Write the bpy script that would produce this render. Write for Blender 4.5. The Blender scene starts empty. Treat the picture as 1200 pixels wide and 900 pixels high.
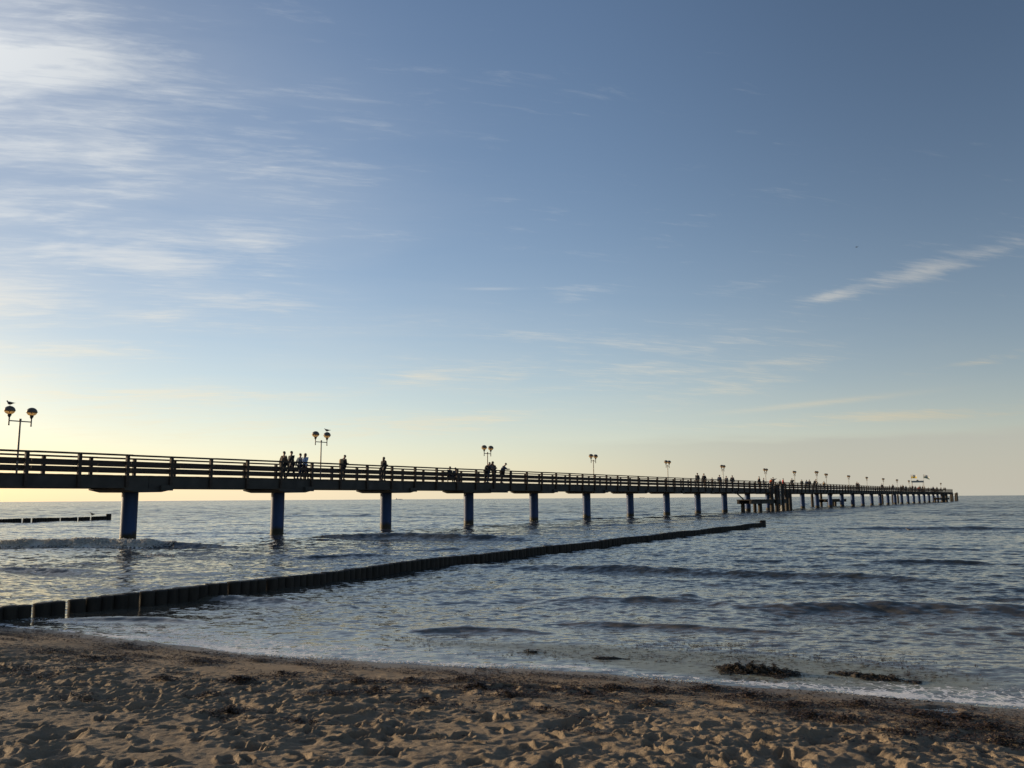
import bpy, bmesh, math, random
import numpy as np
from mathutils import Vector, Matrix
R = math.radians
random.seed(7)
rng = np.random.default_rng(11)
scene = bpy.context.scene
COL = scene.collection

# ------------------------------------------------------------------ camera
EYE = 2.1
F = 980.0
camd = bpy.data.cameras.new('camera')
camd.sensor_width = 36.0
camd.lens = 36.0 * F / 1200.0
camd.clip_start = 0.05
camd.clip_end = 60000.0
cam = bpy.data.objects.new('camera', camd)
COL.objects.link(cam)
cam.location = (0, 0, EYE)
cam.rotation_euler = (Matrix.Rotation(R(90 + 7.8), 3, 'X') @ Matrix.Rotation(R(-0.375), 3, 'Z')).to_euler()
scene.camera = cam
CM = Matrix.Rotation(R(90 + 7.8), 3, 'X') @ Matrix.Rotation(R(-0.375), 3, 'Z')

def ground_pt(px, py, z=0.0):
    """photo pixel to the point where it meets the level z"""
    d = CM @ Vector((px - 600, -(py - 450), -F))
    t = (z - EYE) / d.z
    return Vector((d.x * t, d.y * t, z))

# ------------------------------------------------------------------ helpers
def setp(o, label=None, cat=None, group=None, kind=None):
    if label: o['label'] = label
    if cat: o['category'] = cat
    if group: o['group'] = group
    if kind: o['kind'] = kind
    return o

def empty(name, loc=(0, 0, 0), rz=0.0, parent=None):
    o = bpy.data.objects.new(name, None)
    o.empty_display_size = 0.2
    COL.objects.link(o)
    o.location = loc
    o.rotation_euler = (0, 0, rz)
    if parent: o.parent = parent
    return o

def link_mesh(name, me, mat=None, parent=None):
    o = bpy.data.objects.new(name, me)
    COL.objects.link(o)
    if mat is not None:
        me.materials.clear(); me.materials.append(mat)
    if parent: o.parent = parent
    return o

def copy_tree(o, parent=None):
    c = o.copy()
    COL.objects.link(c)
    if parent: c.parent = parent
    for ch in [x for x in o.children]:
        copy_tree(ch, c)
    return c

class MB:
    def __init__(s): s.v = []; s.f = []; s.sm = []
    def add(s, vs, fs, smooth=False):
        n = len(s.v); s.v += [tuple(v) for v in vs]
        for f in fs: s.f.append([i + n for i in f]); s.sm.append(smooth)
    def box(s, x0, x1, y0, y1, z0, z1, M=None):
        vs = [Vector(p) for p in ((x0,y0,z0),(x1,y0,z0),(x1,y1,z0),(x0,y1,z0),(x0,y0,z1),(x1,y0,z1),(x1,y1,z1),(x0,y1,z1))]
        if M: vs = [M @ v for v in vs]
        s.add(vs, [(0,3,2,1),(4,5,6,7),(0,1,5,4),(1,2,6,5),(2,3,7,6),(3,0,4,7)])
        return s
    def tube(s, p0, p1, r0, r1=None, n=12, caps=True):
        p0 = Vector(p0); p1 = Vector(p1); r1 = r0 if r1 is None else r1
        d = (p1 - p0).normalized()
        a = d.orthogonal().normalized(); b = d.cross(a)
        vs = []
        for p, r in ((p0, r0), (p1, r1)):
            for k in range(n):
                t = 2 * math.pi * k / n
                vs.append(p + (a * math.cos(t) + b * math.sin(t)) * r)
        s.add(vs, [(k, (k+1) % n, n + (k+1) % n, n + k) for k in range(n)], True)
        if caps:
            s.add(vs[:n], [tuple(reversed(range(n)))]); s.add(vs[n:], [tuple(range(n))])
        return s
    def lathe(s, prof, c=(0, 0, 0), n=20, jit=0.0, M=None):
        cx, cy, cz = c
        vs = []
        for (r, z) in prof:
            for k in range(n):
                t = 2 * math.pi * k / n
                rr = r * (1 + (random.random() - .5) * jit)
                v = Vector((rr * math.cos(t), rr * math.sin(t), z))
                if M: v = M @ v
                vs.append((v.x + cx, v.y + cy, v.z + cz))
        fs = []
        for j in range(len(prof) - 1):
            for k in range(n):
                fs.append((j*n + k, j*n + (k+1) % n, (j+1)*n + (k+1) % n, (j+1)*n + k))
        s.add(vs, fs, True)
        return s
    def loft(s, rings, caps=True):
        n = len(rings[0]); vs = [p for r in rings for p in r]; fs = []
        for j in range(len(rings) - 1):
            for k in range(n):
                fs.append((j*n + k, j*n + (k+1) % n, (j+1)*n + (k+1) % n, (j+1)*n + k))
        s.add(vs, fs, True)
        if caps:
            s.add(rings[0], [tuple(reversed(range(n)))]); s.add(rings[-1], [tuple(range(n))])
        return s
    def build(s, name, mat, parent=None):
        me = bpy.data.meshes.new(name)
        me.from_pydata([tuple(v) for v in s.v], [], s.f)
        me.polygons.foreach_set('use_smooth', s.sm)
        me.update()
        return link_mesh(name, me, mat, parent)

# ------------------------------------------------------------------ materials
def new_mat(name):
    m = bpy.data.materials.new(name); m.use_nodes = True
    nt = m.node_tree
    b = nt.nodes['Principled BSDF']
    return m, nt, b

def simple(name, col, rough=.7, metal=0.0, var=.25, scale=6.0, bump=.2, bscale=40.0, stretch=(1,1,1), spec=.5):
    m, nt, b = new_mat(name)
    N = nt.nodes; L = nt.links
    tc = N.new('ShaderNodeTexCoord'); mp = N.new('ShaderNodeMapping'); mp.inputs['Scale'].default_value = stretch
    L.new(tc.outputs['Object'], mp.inputs['Vector'])
    n1 = N.new('ShaderNodeTexNoise'); n1.inputs['Scale'].default_value = scale; n1.inputs['Detail'].default_value = 6
    L.new(mp.outputs[0], n1.inputs['Vector'])
    r = N.new('ShaderNodeValToRGB')
    r.color_ramp.elements[0].position = .3; r.color_ramp.elements[1].position = .72
    r.color_ramp.elements[0].color = tuple(c * (1 - var) for c in col) + (1,)
    r.color_ramp.elements[1].color = tuple(min(1, c * (1 + var)) for c in col) + (1,)
    L.new(n1.outputs['Fac'], r.inputs[0]); L.new(r.outputs[0], b.inputs['Base Color'])
    b.inputs['Roughness'].default_value = rough; b.inputs['Metallic'].default_value = metal
    b.inputs['Specular IOR Level'].default_value = spec
    if bump:
        n2 = N.new('ShaderNodeTexNoise'); n2.inputs['Scale'].default_value = bscale; n2.inputs['Detail'].default_value = 5
        L.new(mp.outputs[0], n2.inputs['Vector'])
        bp = N.new('ShaderNodeBump'); bp.inputs['Strength'].default_value = bump; bp.inputs['Distance'].default_value = .02
        L.new(n2.outputs['Fac'], bp.inputs['Height']); L.new(bp.outputs[0], b.inputs['Normal'])
    return m

MAT = {}
MAT['concrete'] = simple('weathered_concrete', (.068, .060, .050), .85, var=.3, scale=1.3, bscale=25)
MAT['rail_wood'] = simple('weathered_rail_wood', (.060, .043, .031), .8, var=.35, scale=2.5, stretch=(.25, 1, 3))
MAT['deck_wood'] = simple('deck_wood', (.09, .075, .06), .8, var=.3, scale=2.0)
MAT['dark_timber'] = simple('dark_timber', (.042, .034, .026), .8, var=.4, scale=4.0, stretch=(1, 1, .4))
MAT['galv'] = simple('galvanised_steel', (.22, .20, .17), .5, metal=.4, var=.15, bump=0)
MAT['cap'] = simple('lamp_cap_metal', (.16, .13, .10), .38, metal=.4, var=.15, bump=0)
MAT['neck'] = simple('lamp_neck_metal', (.06, .055, .05), .5, metal=.3, var=.1, bump=0)
MAT['ladder'] = simple('ladder_metal', (.5, .5, .48), .5, metal=.4, var=.1, bump=0)

m, nt, b = new_mat('lamp_bowl'); MAT['bowl'] = m
b.inputs['Base Color'].default_value = (.8, .68, .46, 1); b.inputs['Roughness'].default_value = .15
tr_ = nt.nodes.new('ShaderNodeBsdfTranslucent'); tr_.inputs[0].default_value = (.7, .5, .27, 1)
tp_ = nt.nodes.new('ShaderNodeBsdfTransparent'); tp_.inputs[0].default_value = (.90, .75, .52, 1)
m1_ = nt.nodes.new('ShaderNodeMixShader'); m1_.inputs[0].default_value = .5; nt.links.new(tr_.outputs[0], m1_.inputs[1]); nt.links.new(tp_.outputs[0], m1_.inputs[2])
m2_ = nt.nodes.new('ShaderNodeMixShader'); m2_.inputs[0].default_value = .25; nt.links.new(m1_.outputs[0], m2_.inputs[1]); nt.links.new(b.outputs[0], m2_.inputs[2])
nt.links.new(m2_.outputs[0], nt.nodes['Material Output'].inputs[0])

# blue coated piles, dark growth at the foot
m, nt, b = new_mat('blue_coated_pile'); MAT['pile'] = m
N = nt.nodes; L = nt.links
geo = N.new('ShaderNodeNewGeometry'); sx = N.new('ShaderNodeSeparateXYZ'); L.new(geo.outputs['Position'], sx.inputs[0])
ns = N.new('ShaderNodeTexNoise'); ns.inputs['Scale'].default_value = 3; ns.inputs['Detail'].default_value = 8; L.new(geo.outputs['Position'], ns.inputs['Vector'])
ma = N.new('ShaderNodeMath'); ma.operation = 'MULTIPLY_ADD'; L.new(ns.outputs['Fac'], ma.inputs[0]); ma.inputs[1].default_value = -.7; L.new(sx.outputs['Z'], ma.inputs[2])
mr = N.new('ShaderNodeMapRange'); L.new(ma.outputs[0], mr.inputs[0]); mr.inputs[1].default_value = -.08; mr.inputs[2].default_value = .16
rp = N.new('ShaderNodeValToRGB'); rp.color_ramp.elements[0].color = (.015, .043, .125, 1); rp.color_ramp.elements[1].color = (.028, .070, .185, 1)
rp.color_ramp.elements[0].position = .3; rp.color_ramp.elements[1].position = .7
ns2 = N.new('ShaderNodeTexNoise'); ns2.inputs['Scale'].default_value = 1.6; ns2.inputs['Detail'].default_value = 7
mp = N.new('ShaderNodeMapping'); mp.inputs['Scale'].default_value = (2, 2, .35); L.new(geo.outputs['Position'], mp.inputs[0]); L.new(mp.outputs[0], ns2.inputs['Vector'])
L.new(ns2.outputs['Fac'], rp.inputs[0])
mx = N.new('ShaderNodeMix'); mx.data_type = 'RGBA'; L.new(mr.outputs[0], mx.inputs[0]); mx.inputs[6].default_value = (.035, .032, .022, 1); L.new(rp.outputs[0], mx.inputs[7])
L.new(mx.outputs[2], b.inputs['Base Color']); b.inputs['Roughness'].default_value = .55
b.inputs['Specular IOR Level'].default_value = .25
b.inputs['Coat Weight'].default_value = .10; b.inputs['Coat Roughness'].default_value = .16

# groyne wood: dark and wet
MAT['groyne'] = simple('wet_groyne_wood', (.026, .019, .012), .8, var=.5, scale=5, bump=.5, bscale=18, stretch=(1.5, 1.5, .4))

# ------------------------------------------------------------------ numpy noise
def vnoise(x, y, seed=0):
    g = np.random.default_rng(seed).random((256, 256)).astype(np.float32)
    xi = np.floor(x).astype(np.int64); yi = np.floor(y).astype(np.int64)
    fx = (x - xi).astype(np.float32); fy = (y - yi).astype(np.float32)
    fx = fx * fx * (3 - 2 * fx); fy = fy * fy * (3 - 2 * fy)
    a = g[xi & 255, yi & 255]; b_ = g[(xi + 1) & 255, yi & 255]; c = g[xi & 255, (yi + 1) & 255]; d = g[(xi + 1) & 255, (yi + 1) & 255]
    return (a + (b_ - a) * fx) * (1 - fy) + (c + (d - c) * fx) * fy
def fbm(x, y, octv=4, seed=0, gain=.5):
    s = 0; a = 1; t = 0
    for k in range(octv):
        s = s + a * vnoise(x * 2**k * (1 + .03*k) + 17.3 * k, y * 2**k + 5.1 * k, seed + k); t += a; a *= gain
    return s / t
def ss(a, b_, x):
    t = np.clip((x - a) / (b_ - a), 0, 1); return t * t * (3 - 2 * t)

def grid_mesh(name, X, Y, Z, attrs=None):
    ny, nx = X.shape
    co = np.empty((nx * ny, 3), np.float32)
    co[:, 0] = X.ravel(); co[:, 1] = Y.ravel(); co[:, 2] = Z.ravel()
    i = np.arange(ny - 1)[:, None] * nx + np.arange(nx - 1)[None, :]
    q = np.stack([i, i + 1, i + nx + 1, i + nx], -1).reshape(-1, 4).astype(np.int32)
    me = bpy.data.meshes.new(name)
    me.vertices.add(nx * ny); me.vertices.foreach_set('co', co.ravel())
    me.loops.add(q.size); me.loops.foreach_set('vertex_index', q.ravel())
    me.polygons.add(len(q)); me.polygons.foreach_set('loop_start', np.arange(0, q.size, 4, dtype=np.int32))
    me.polygons.foreach_set('loop_total', np.full(len(q), 4, np.int32))
    me.update(calc_edges=True)
    me.polygons.foreach_set('use_smooth', np.ones(len(q), bool))
    for k, v in (attrs or {}).items():
        a = me.attributes.new(k, 'FLOAT', 'POINT'); a.data.foreach_set('value', v.ravel().astype(np.float32))
    return me

# ------------------------------------------------------------------ shoreline
SHX = np.array([-400, -60, -8.81, -6.76, -5.01, -2.27, -0.02, 1.96, 3.63, 5.11, 60, 400.])
SHY = np.array([200, 42, 14.76, 13.6, 12.61, 11.41, 10.73, 10.08, 9.31, 8.75, -14, -150.])
def shore_d(x, y):
    """metres inland of the mean waterline"""
    xx = x
    ys = np.interp(xx, SHX, SHY)
    for o in (.8, 1.6): ys = ys + np.interp(xx - o, SHX, SHY) + np.interp(xx + o, SHX, SHY)
    ys = ys / 5
    w = .10 * np.sin(xx * .9 + 1.1) + .05 * np.sin(xx * 2.3) + .025 * np.sin(xx * 5.7 + 2)
    return (ys + w * np.exp(-(xx / 25)**2) - y) * .915

# ------------------------------------------------------------------ beach
def dense_axis(a, b_, step, lo, hi, g=1.12):
    c = list(np.arange(a, b_ + step / 2, step))
    s = step; v = b_
    while v < hi: s *= g; v += s; c.append(min(v, hi))
    s = step; v = a; low = []
    while v > lo: s *= g; v -= s; low.append(max(v, lo))
    return np.array(low[::-1] + c)
bx = dense_axis(-10.5, 9.5, .0165, -400, 400)
by = dense_axis(4.6, 16.2, .0165, -120, 260)
X, Y = np.meshgrid(bx, by)
X = X.astype(np.float64); Y = Y.astype(np.float64)
d = shore_d(X, Y)
base = np.where(d > 0, .052 * d, .055 * d)
base = np.where(d > 14, .052 * 14 + .012 * (d - 14), base)
base = np.maximum(base, -1.9)
near = np.exp(-((X / 40)**2 + ((Y - 8) / 40)**2) ** 2)
rough = ss(.5, 2.6, d + .9 * (fbm(X * .8, Y * .8, 3, 40) - .5)) * (.40 + .75 * ss(.40, .60, fbm(X * .55 + 4, Y * .8, 3, 41)))
det = .05 * (fbm(X * .7, Y * .7, 3, 1) - .5) * ss(0, 2.5, d)
# soft trampled lumps: warped ridged noise
wx = X + .22 * (fbm(X * 2.2, Y * 2.2, 3, 60) - .5); wy = Y + .22 * (fbm(X * 2.2, Y * 2.2, 3, 70) - .5)
r1 = 1 - np.abs(2 * fbm(wx * 3.0, wy * 4.2, 3, 5) - 1) * 2.2
r2 = 1 - np.abs(2 * fbm(wx * 7.5, wy * 10, 3, 15) - 1) * 2.2
det += rough * (.036 * np.clip(r1, -.5, .72) + .018 * np.clip(r2, -.5, .75))
det += (.15 + .85 * rough) * (.013 * (fbm(X * 13, Y * 17, 3, 25) - .5) + .008 * (fbm(X * 29, Y * 29, 2, 35) - .5))
det += rough * .04 * np.clip(fbm(X * 15, Y * 15, 3, 55) - .57, 0, 1) * (.4 + np.clip(r1, 0, 1))
micro = np.abs(2 * fbm(wx * 9 + 3, wy * 13, 2, 85) - 1)
det -= rough * .008 * (1 - micro) ** 3
det += .008 * (fbm(X * 3, Y * 7, 3, 45) - .5) * ss(.1, .6, d)
Z = base + det * near - .02 * rough
# footprints pressed into it
sxs = np.searchsorted; dx = .0165
def stamp(cx, cy, L_, W_, ang, dep):
    i0 = sxs(bx, cx - .35); i1 = sxs(bx, cx + .35); j0 = sxs(by, cy - .35); j1 = sxs(by, cy + .35)
    if i1 - i0 < 4 or j1 - j0 < 4: return
    x_ = X[j0:j1, i0:i1] - cx; y_ = Y[j0:j1, i0:i1] - cy
    u = (x_ * math.cos(ang) + y_ * math.sin(ang)) / L_; v = (-x_ * math.sin(ang) + y_ * math.cos(ang)) / W_
    q = np.sqrt(u * u + v * v) + .18 * (fbm(x_ * 9 + cx * 3, y_ * 9 + cy, 2, int(cx * 97) % 91 + 100) - .5)
    Z[j0:j1, i0:i1] += -dep * (1 - ss(.6, 1.0, q)) + dep * .72 * np.exp(-((q - 1.12) / .15)**2) * np.clip(.15 + .45 * np.sin(ang + 3 * u) + 1.5 * (fbm(x_ * 22 + cx, y_ * 26 + cy, 2, 150) - .38), 0, 1.3)
for k in range(2100):
    cx = rng.uniform(-10, 9); cy = rng.uniform(4.7, 15)
    dd = float(shore_d(np.array([cx]), np.array([cy]))[0])
    if dd < 1.1 + rng.random() * 1.4: continue
    if cx < -1 and rng.random() < .15: continue
    stamp(cx, cy, rng.uniform(.09, .16), rng.uniform(.045, .085), rng.uniform(0, math.pi), rng.uniform(.018, .05))
zsm = Z
for k in range(60):
    stamp(rng.uniform(-10, 9), rng.uniform(5, 9.5), rng.uniform(.2, .3), rng.uniform(.14, .22), rng.uniform(0, 3), rng.uniform(.02, .045))
beach_me = grid_mesh('beach', X, Y, Z, {'inland': d})
def beach_z(x, y):
    i = min(max(int(np.searchsorted(bx, x)) - 1, 0), len(bx) - 2); j = min(max(int(np.searchsorted(by, y)) - 1, 0), len(by) - 2)
    return float(Z[j, i])

m, nt, b = new_mat('beach_sand'); N = nt.nodes; L = nt.links
geo = N.new('ShaderNodeNewGeometry')
def noise(sc, det_=6, rough_=.55, src=None, stretch=None):
    n = N.new('ShaderNodeTexNoise'); n.inputs['Scale'].default_value = sc; n.inputs['Detail'].default_value = det_; n.inputs['Roughness'].default_value = rough_
    s = src or geo.outputs['Position']
    if stretch:
        mp_ = N.new('ShaderNodeMapping'); mp_.inputs['Scale'].default_value = stretch; L.new(s, mp_.inputs[0]); s = mp_.outputs[0]
    L.new(s, n.inputs['Vector']); return n.outputs['Fac']
def ramp(src, stops):
    r = N.new('ShaderNodeValToRGB'); e = r.color_ramp.elements
    while len(e) < len(stops): e.new(.5)
    for k, (p, c) in enumerate(stops): e[k].position = p; e[k].color = tuple(c) + (1,)
    L.new(src, r.inputs[0]); return r.outputs[0]
def mixc(f, a, c):
    x = N.new('ShaderNodeMix'); x.data_type = 'RGBA'
    for k, v in ((0, f), (6, a), (7, c)):
        if isinstance(v, (int, float)): x.inputs[k].default_value = v
        elif isinstance(v, tuple): x.inputs[k].default_value = v + (1,)
        else: L.new(v, x.inputs[k])
    return x.outputs[2]
def math_(op, a, b_=None, c=None, clamp=False):
    x = N.new('ShaderNodeMath'); x.operation = op; x.use_clamp = clamp
    for k, v in enumerate((a, b_, c)):
        if v is None: continue
        if isinstance(v, (int, float)): x.inputs[k].default_value = v
        else: L.new(v, x.inputs[k])
    return x.outputs[0]
def maprange(v, a, b_, c=0., d_=1., smooth=True):
    x = N.new('ShaderNodeMapRange'); x.interpolation_type = 'SMOOTHSTEP' if smooth else 'LINEAR'
    L.new(v, x.inputs[0])
    for k, q in enumerate((a, b_, c, d_)): x.inputs[k + 1].default_value = q
    return x.outputs[0]
at = N.new('ShaderNodeAttribute'); at.attribute_name = 'inland'
grain = noise(900, 2, .7); fine = noise(60, 5, .65); patch = noise(1.1, 5, .6)
dry = mixc(grain, (.205, .155, .103), (.385, .292, .192))
dry = mixc(math_('MULTIPLY', maprange(fine, .35, .7), .35), dry, (.17, .122, .078))
dry = mixc(math_('MULTIPLY', maprange(patch, .45, .65), .3), dry, (.19, .145, .10))
edge = math_('ADD', at.outputs['Fac'], math_('MULTIPLY', math_('SUBTRACT', noise(1.7, 4), .5), .9))
wet = maprange(edge, .05, .75, 1., 0.)
col = mixc(math_('MULTIPLY', wet, .75), dry, (.15, .115, .08))
# bits of weed ground into the sand
litter = math_('MULTIPLY', maprange(noise(5, 8, .7, stretch=(.5, 1.4, 1)), .55, .66), maprange(noise(.8, 3), .45, .6))
col = mixc(math_('MULTIPLY', litter, .45), col, (.045, .024, .012))
L.new(col, b.inputs['Base Color'])
L.new(maprange(wet, 0, 1, .9, .42), b.inputs['Roughness'])
b.inputs['Specular IOR Level'].default_value = .25
bp = N.new('ShaderNodeBump'); bp.inputs['Strength'].default_value = .8; bp.inputs['Distance'].default_value = .016
L.new(math_('ADD', math_('MULTIPLY', noise(45, 6, .7), 1.0), math_('MULTIPLY', noise(300, 3, .7), .25)), bp.inputs['Height']); L.new(bp.outputs[0], b.inputs['Normal'])
MAT['sand'] = m
beach = link_mesh('beach', beach_me, m)
setp(beach, 'trampled brown sand beach along the water', 'beach', kind='structure')

# ------------------------------------------------------------------ sea
rr = [5.0]
while rr[-1] < 420: rr.append(rr[-1] + .013 + .0024 * rr[-1])
while rr[-1] < 26000: rr.append(rr[-1] * 1.06)
rr = np.array(rr)
th = dense_axis(-37.5, 37.5, .052, -100, 100, 1.15) * math.pi / 180
T, RR = np.meshgrid(th, rr)
SX = RR * np.sin(T); SY = RR * np.cos(T)
sd = -shore_d(SX, SY)          # metres out to sea
step = np.maximum(np.gradient(rr)[:, None] * np.ones_like(T), RR * .001)
SZ = np.zeros_like(SX)
depthf = ss(.0, 7, sd) * .93 + .07
depthf = np.where(sd < 0, .02, depthf)
nearw = RR < 600
gust = .55 + .9 * fbm(SX * .05 + 9, SY * .09 + 3, 4, 200)
sel = slice(0, int(np.searchsorted(rr, 600)))
sxv = SX[sel]; syv = SY[sel]; stv = step[sel]
acc = np.zeros_like(sxv)
wave_bearing = 24.0
for k in range(120):
    lam = .17 * (7.0 / .17) ** ((k + rng.random()) / 120)
    ang = R(wave_bearing) + rng.normal(0, .85 if lam < 1 else .6 if lam < 2.5 else .38)
    slope = (.017 if lam < 1.1 else .0095 if lam < 2.6 else .007) * rng.uniform(.6, 1.4)
    kk = 2 * math.pi / lam; a = slope / kk
    ph = kk * (sxv * math.sin(ang) + syv * math.cos(ang)) + rng.uniform(0, 6.28)
    w = ss(2.0, 4.0, lam / stv)
    s = np.sin(ph)
    acc += w * a * (s + .22 * np.cos(2 * ph))
SZ[sel] = acc * depthf[sel] * gust[sel]
# longer swells coming in, each a ridge along the shore: (pixel ends, height, width)
RIDGES = [((540, 664), (1250, 690), .125, .75), ((780, 716), (1420, 724), .10, .75), ((470, 741), (660, 743), .05, .28),
          ((40, 727), (260, 731), .045, .26), ((-120, 641), (290, 642), .29, .75), ((360, 630), (640, 634), .27, .9),
          ((580, 611), (900, 604), .12, 1.6), ((850, 640), (1260, 648), .07, .9), ((640, 706), (900, 712), .04, .5),
          ((140, 700), (420, 712), .06, .4), ((960, 620), (1300, 622), .14, 1.3), ((-60, 668), (120, 672), .10, .5),
          ((330, 655), (470, 652), .09, .5), ((930, 700), (1300, 706), .04, .5), ((300, 605), (520, 606), .16, 1.6),
          ((640, 730), (1000, 748), .05, .3), ((1000, 660), (1260, 664), .08, .5)]
foam = np.zeros_like(SX)
for k, (p, q, A, w) in enumerate(RIDGES):
    a = ground_pt(*p); c = ground_pt(*q)
    t = (SX - a.x) / (c.x - a.x)
    yc = a.y + (c.y - a.y) * t + .5 * w * (vnoise(SX * .35, SX * 0 + k, 300 + k) - .5) + 1.2 * w * np.sin(t * 3.1)
    env = ss(-.08, .3, t) * (1 - ss(.6, 1.08, t)) * (.72 + .55 * fbm(SX * .9, SY * .5, 3, 320 + k))
    u = (SY - yc) / w
    prof = np.where(u < 0, np.exp(-(u / .5)**2), np.exp(-(u / 1.5)**2)) - .28 * np.exp(-((u + 1.3) / .8)**2)
    SZ += A * env * prof
    if k == 4:
        fx_ = env * (1 - ss(-17.5, -14.5, SX))
        foam += 1.25 * fx_ * np.exp(-((u + .15) / .55)**2) + .38 * fx_ * ss(-5.5, -1, u) * (u < 0) + .2 * fx_ * (u >= 0) * np.exp(-u / 2)
    if k == 5: foam += .30 * env * np.exp(-((u + .2) / .5)**2)
SZ -= np.where(RR > 600, .05, 0)
# thin foam and scum near the edge
foam += .8 * np.exp(-((sd - .06 - .22 * fbm(SX * .9, SY * .9, 3, 440)) / (.05 + .16 * vnoise(SX * .6, SY * .6, 441)))**2) * (.1 + 1.6 * fbm(SX * 1.3, SY * 1.3, 3, 400)) * (sd < 1.2)
foam += .42 * np.exp(-((sd - .75) / .55)**2) * (.3 + fbm(SX * .5, SY * .5, 3, 410)) * ss(-2, 3.0, np.abs(SX - 1.0) + 0)
foam += .50 * np.exp(-(((SX - 5.0) / 1.7)**2 + ((sd - .50) / .35)**2)) * (.3 + 1.3 * fbm(SX * 1.1, SY * 2, 3, 430))
foam += .30 * np.exp(-(((SX + 4.2) / 3.5)**2 + ((sd - .7) / .8)**2))
scum = np.exp(-(((SX - 2.9) / 2.6)**2 + ((sd - 1.15) / .85)**2)**2) + .5 * np.exp(-(((SX + .6) / 1.6)**2 + ((sd - 1.5) / .5)**2))
foam = np.clip(foam, 0, 2) * (sd > -.3)
# keep flat film under the beach
SZ = np.where(sd < 0, np.minimum(SZ, .02) * .3, SZ)
SZ = SZ * (1 - .65 * np.clip(scum, 0, 1))
far = ss(15, 150, RR)
sea_me = grid_mesh('sea', SX, SY, SZ, {'foam': foam, 'offshore': sd, 'far': far, 'scum': scum})
def sea_z(x, y):
    r_ = math.hypot(x, y); t_ = math.atan2(x, y)
    j = min(int(np.searchsorted(rr, r_)), len(rr) - 1); i = min(int(np.searchsorted(th, t_)), len(th) - 1)
    return float(SZ[j, i])

m, nt, b = new_mat('sea_water'); N = nt.nodes; L = nt.links
geo = N.new('ShaderNodeNewGeometry')
def attr(n):
    a = N.new('ShaderNodeAttribute'); a.attribute_name = n; return a.outputs['Fac']
pos = geo.outputs['Position']
fo = attr('foam'); off = attr('offshore'); fr = attr('far'); sc_ = attr('scum')
# ripples too small for the mesh: tilt the normal by vector noise
def vecnoise(scale, stretch, detail=3):
    mp_ = N.new('ShaderNodeMapping'); mp_.inputs['Scale'].default_value = stretch; mp_.inputs['Rotation'].default_value = (0, 0, R(-12)); L.new(pos, mp_.inputs[0])
    n = N.new('ShaderNodeTexNoise'); n.inputs['Scale'].default_value = scale; n.inputs['Detail'].default_value = detail; n.inputs['Roughness'].default_value = .6
    L.new(mp_.outputs[0], n.inputs['Vector'])
    s = N.new('ShaderNodeVectorMath'); s.operation = 'SUBTRACT'; L.new(n.outputs['Color'], s.inputs[0]); s.inputs[1].default_value = (.5, .5, .5)
    return s.outputs[0]
def vscale(v, f):
    s = N.new('ShaderNodeVectorMath'); s.operation = 'SCALE'; L.new(v, s.inputs[0])
    if isinstance(f, (int, float)): s.inputs['Scale'].default_value = f
    else: L.new(f, s.inputs['Scale'])
    return s.outputs[0]
def vadd(a, c):
    s = N.new('ShaderNodeVectorMath'); s.operation = 'ADD'; L.new(a, s.inputs[0]); L.new(c, s.inputs[1]); return s.outputs[0]
gustn = maprange(noise(.045, 4, .6, stretch=(.5, 1.3, 1)), .3, .7, .55, 1.45)
calm = math_('SUBTRACT', 1.0, math_('MULTIPLY', sc_, .75, clamp=True))
small = vscale(vecnoise(9.0, (.5, 1, 1), 4), math_('MULTIPLY', math_('MULTIPLY', maprange(off, 0, 4, .4, .72), calm), gustn))
big = vscale(vecnoise(.75, (.45, 1.2, 1), 4), math_('MULTIPLY', math_('MULTIPLY', fr, 1.7), gustn))
mid = vscale(vecnoise(.14, (.35, 1.3, 1), 3), math_('MULTIPLY', fr, .55))
tilt = vadd(vadd(small, big), mid)
flat = N.new('ShaderNodeVectorMath'); flat.operation = 'MULTIPLY'; L.new(tilt, flat.inputs[0]); flat.inputs[1].default_value = (1, 1, 0)
nrm = N.new('ShaderNodeVectorMath'); nrm.operation = 'NORMALIZE'; L.new(vadd(geo.outputs['Normal'], flat.outputs[0]), nrm.inputs[0])
L.new(nrm.outputs[0], b.inputs['Normal'])
deepc = mixc(maprange(off, 0, 15), (.115, .096, .070), (.042, .046, .043))
deepc = mixc(math_('MULTIPLY', maprange(sc_, .15, .7), maprange(noise(2.2, 6, .7), .28, .55)), deepc, (.27, .275, .205))
# foam: lace broken up by noise
vor = N.new('ShaderNodeTexVoronoi'); vor.feature = 'DISTANCE_TO_EDGE'; vor.inputs['Scale'].default_value = 5.5
L.new(vadd(pos, vscale(vecnoise(3, (1, 1, 1)), .5)), vor.inputs['Vector'])
lace = maprange(vor.outputs['Distance'], .015, .11, 1., 0.)
fmask = math_('ADD', math_('MULTIPLY', fo, 1.0), math_('MULTIPLY', math_('SUBTRACT', noise(9, 7, .75), .5), 2.2))
fmask = math_('ADD', fmask, math_('MULTIPLY', lace, math_('MULTIPLY', fo, .9)))
fmask = math_('SUBTRACT', fmask, math_('MULTIPLY', fo, .22))
fm = math_('MULTIPLY', maprange(fmask, .60, .82), maprange(fo, .03, .15))
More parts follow.
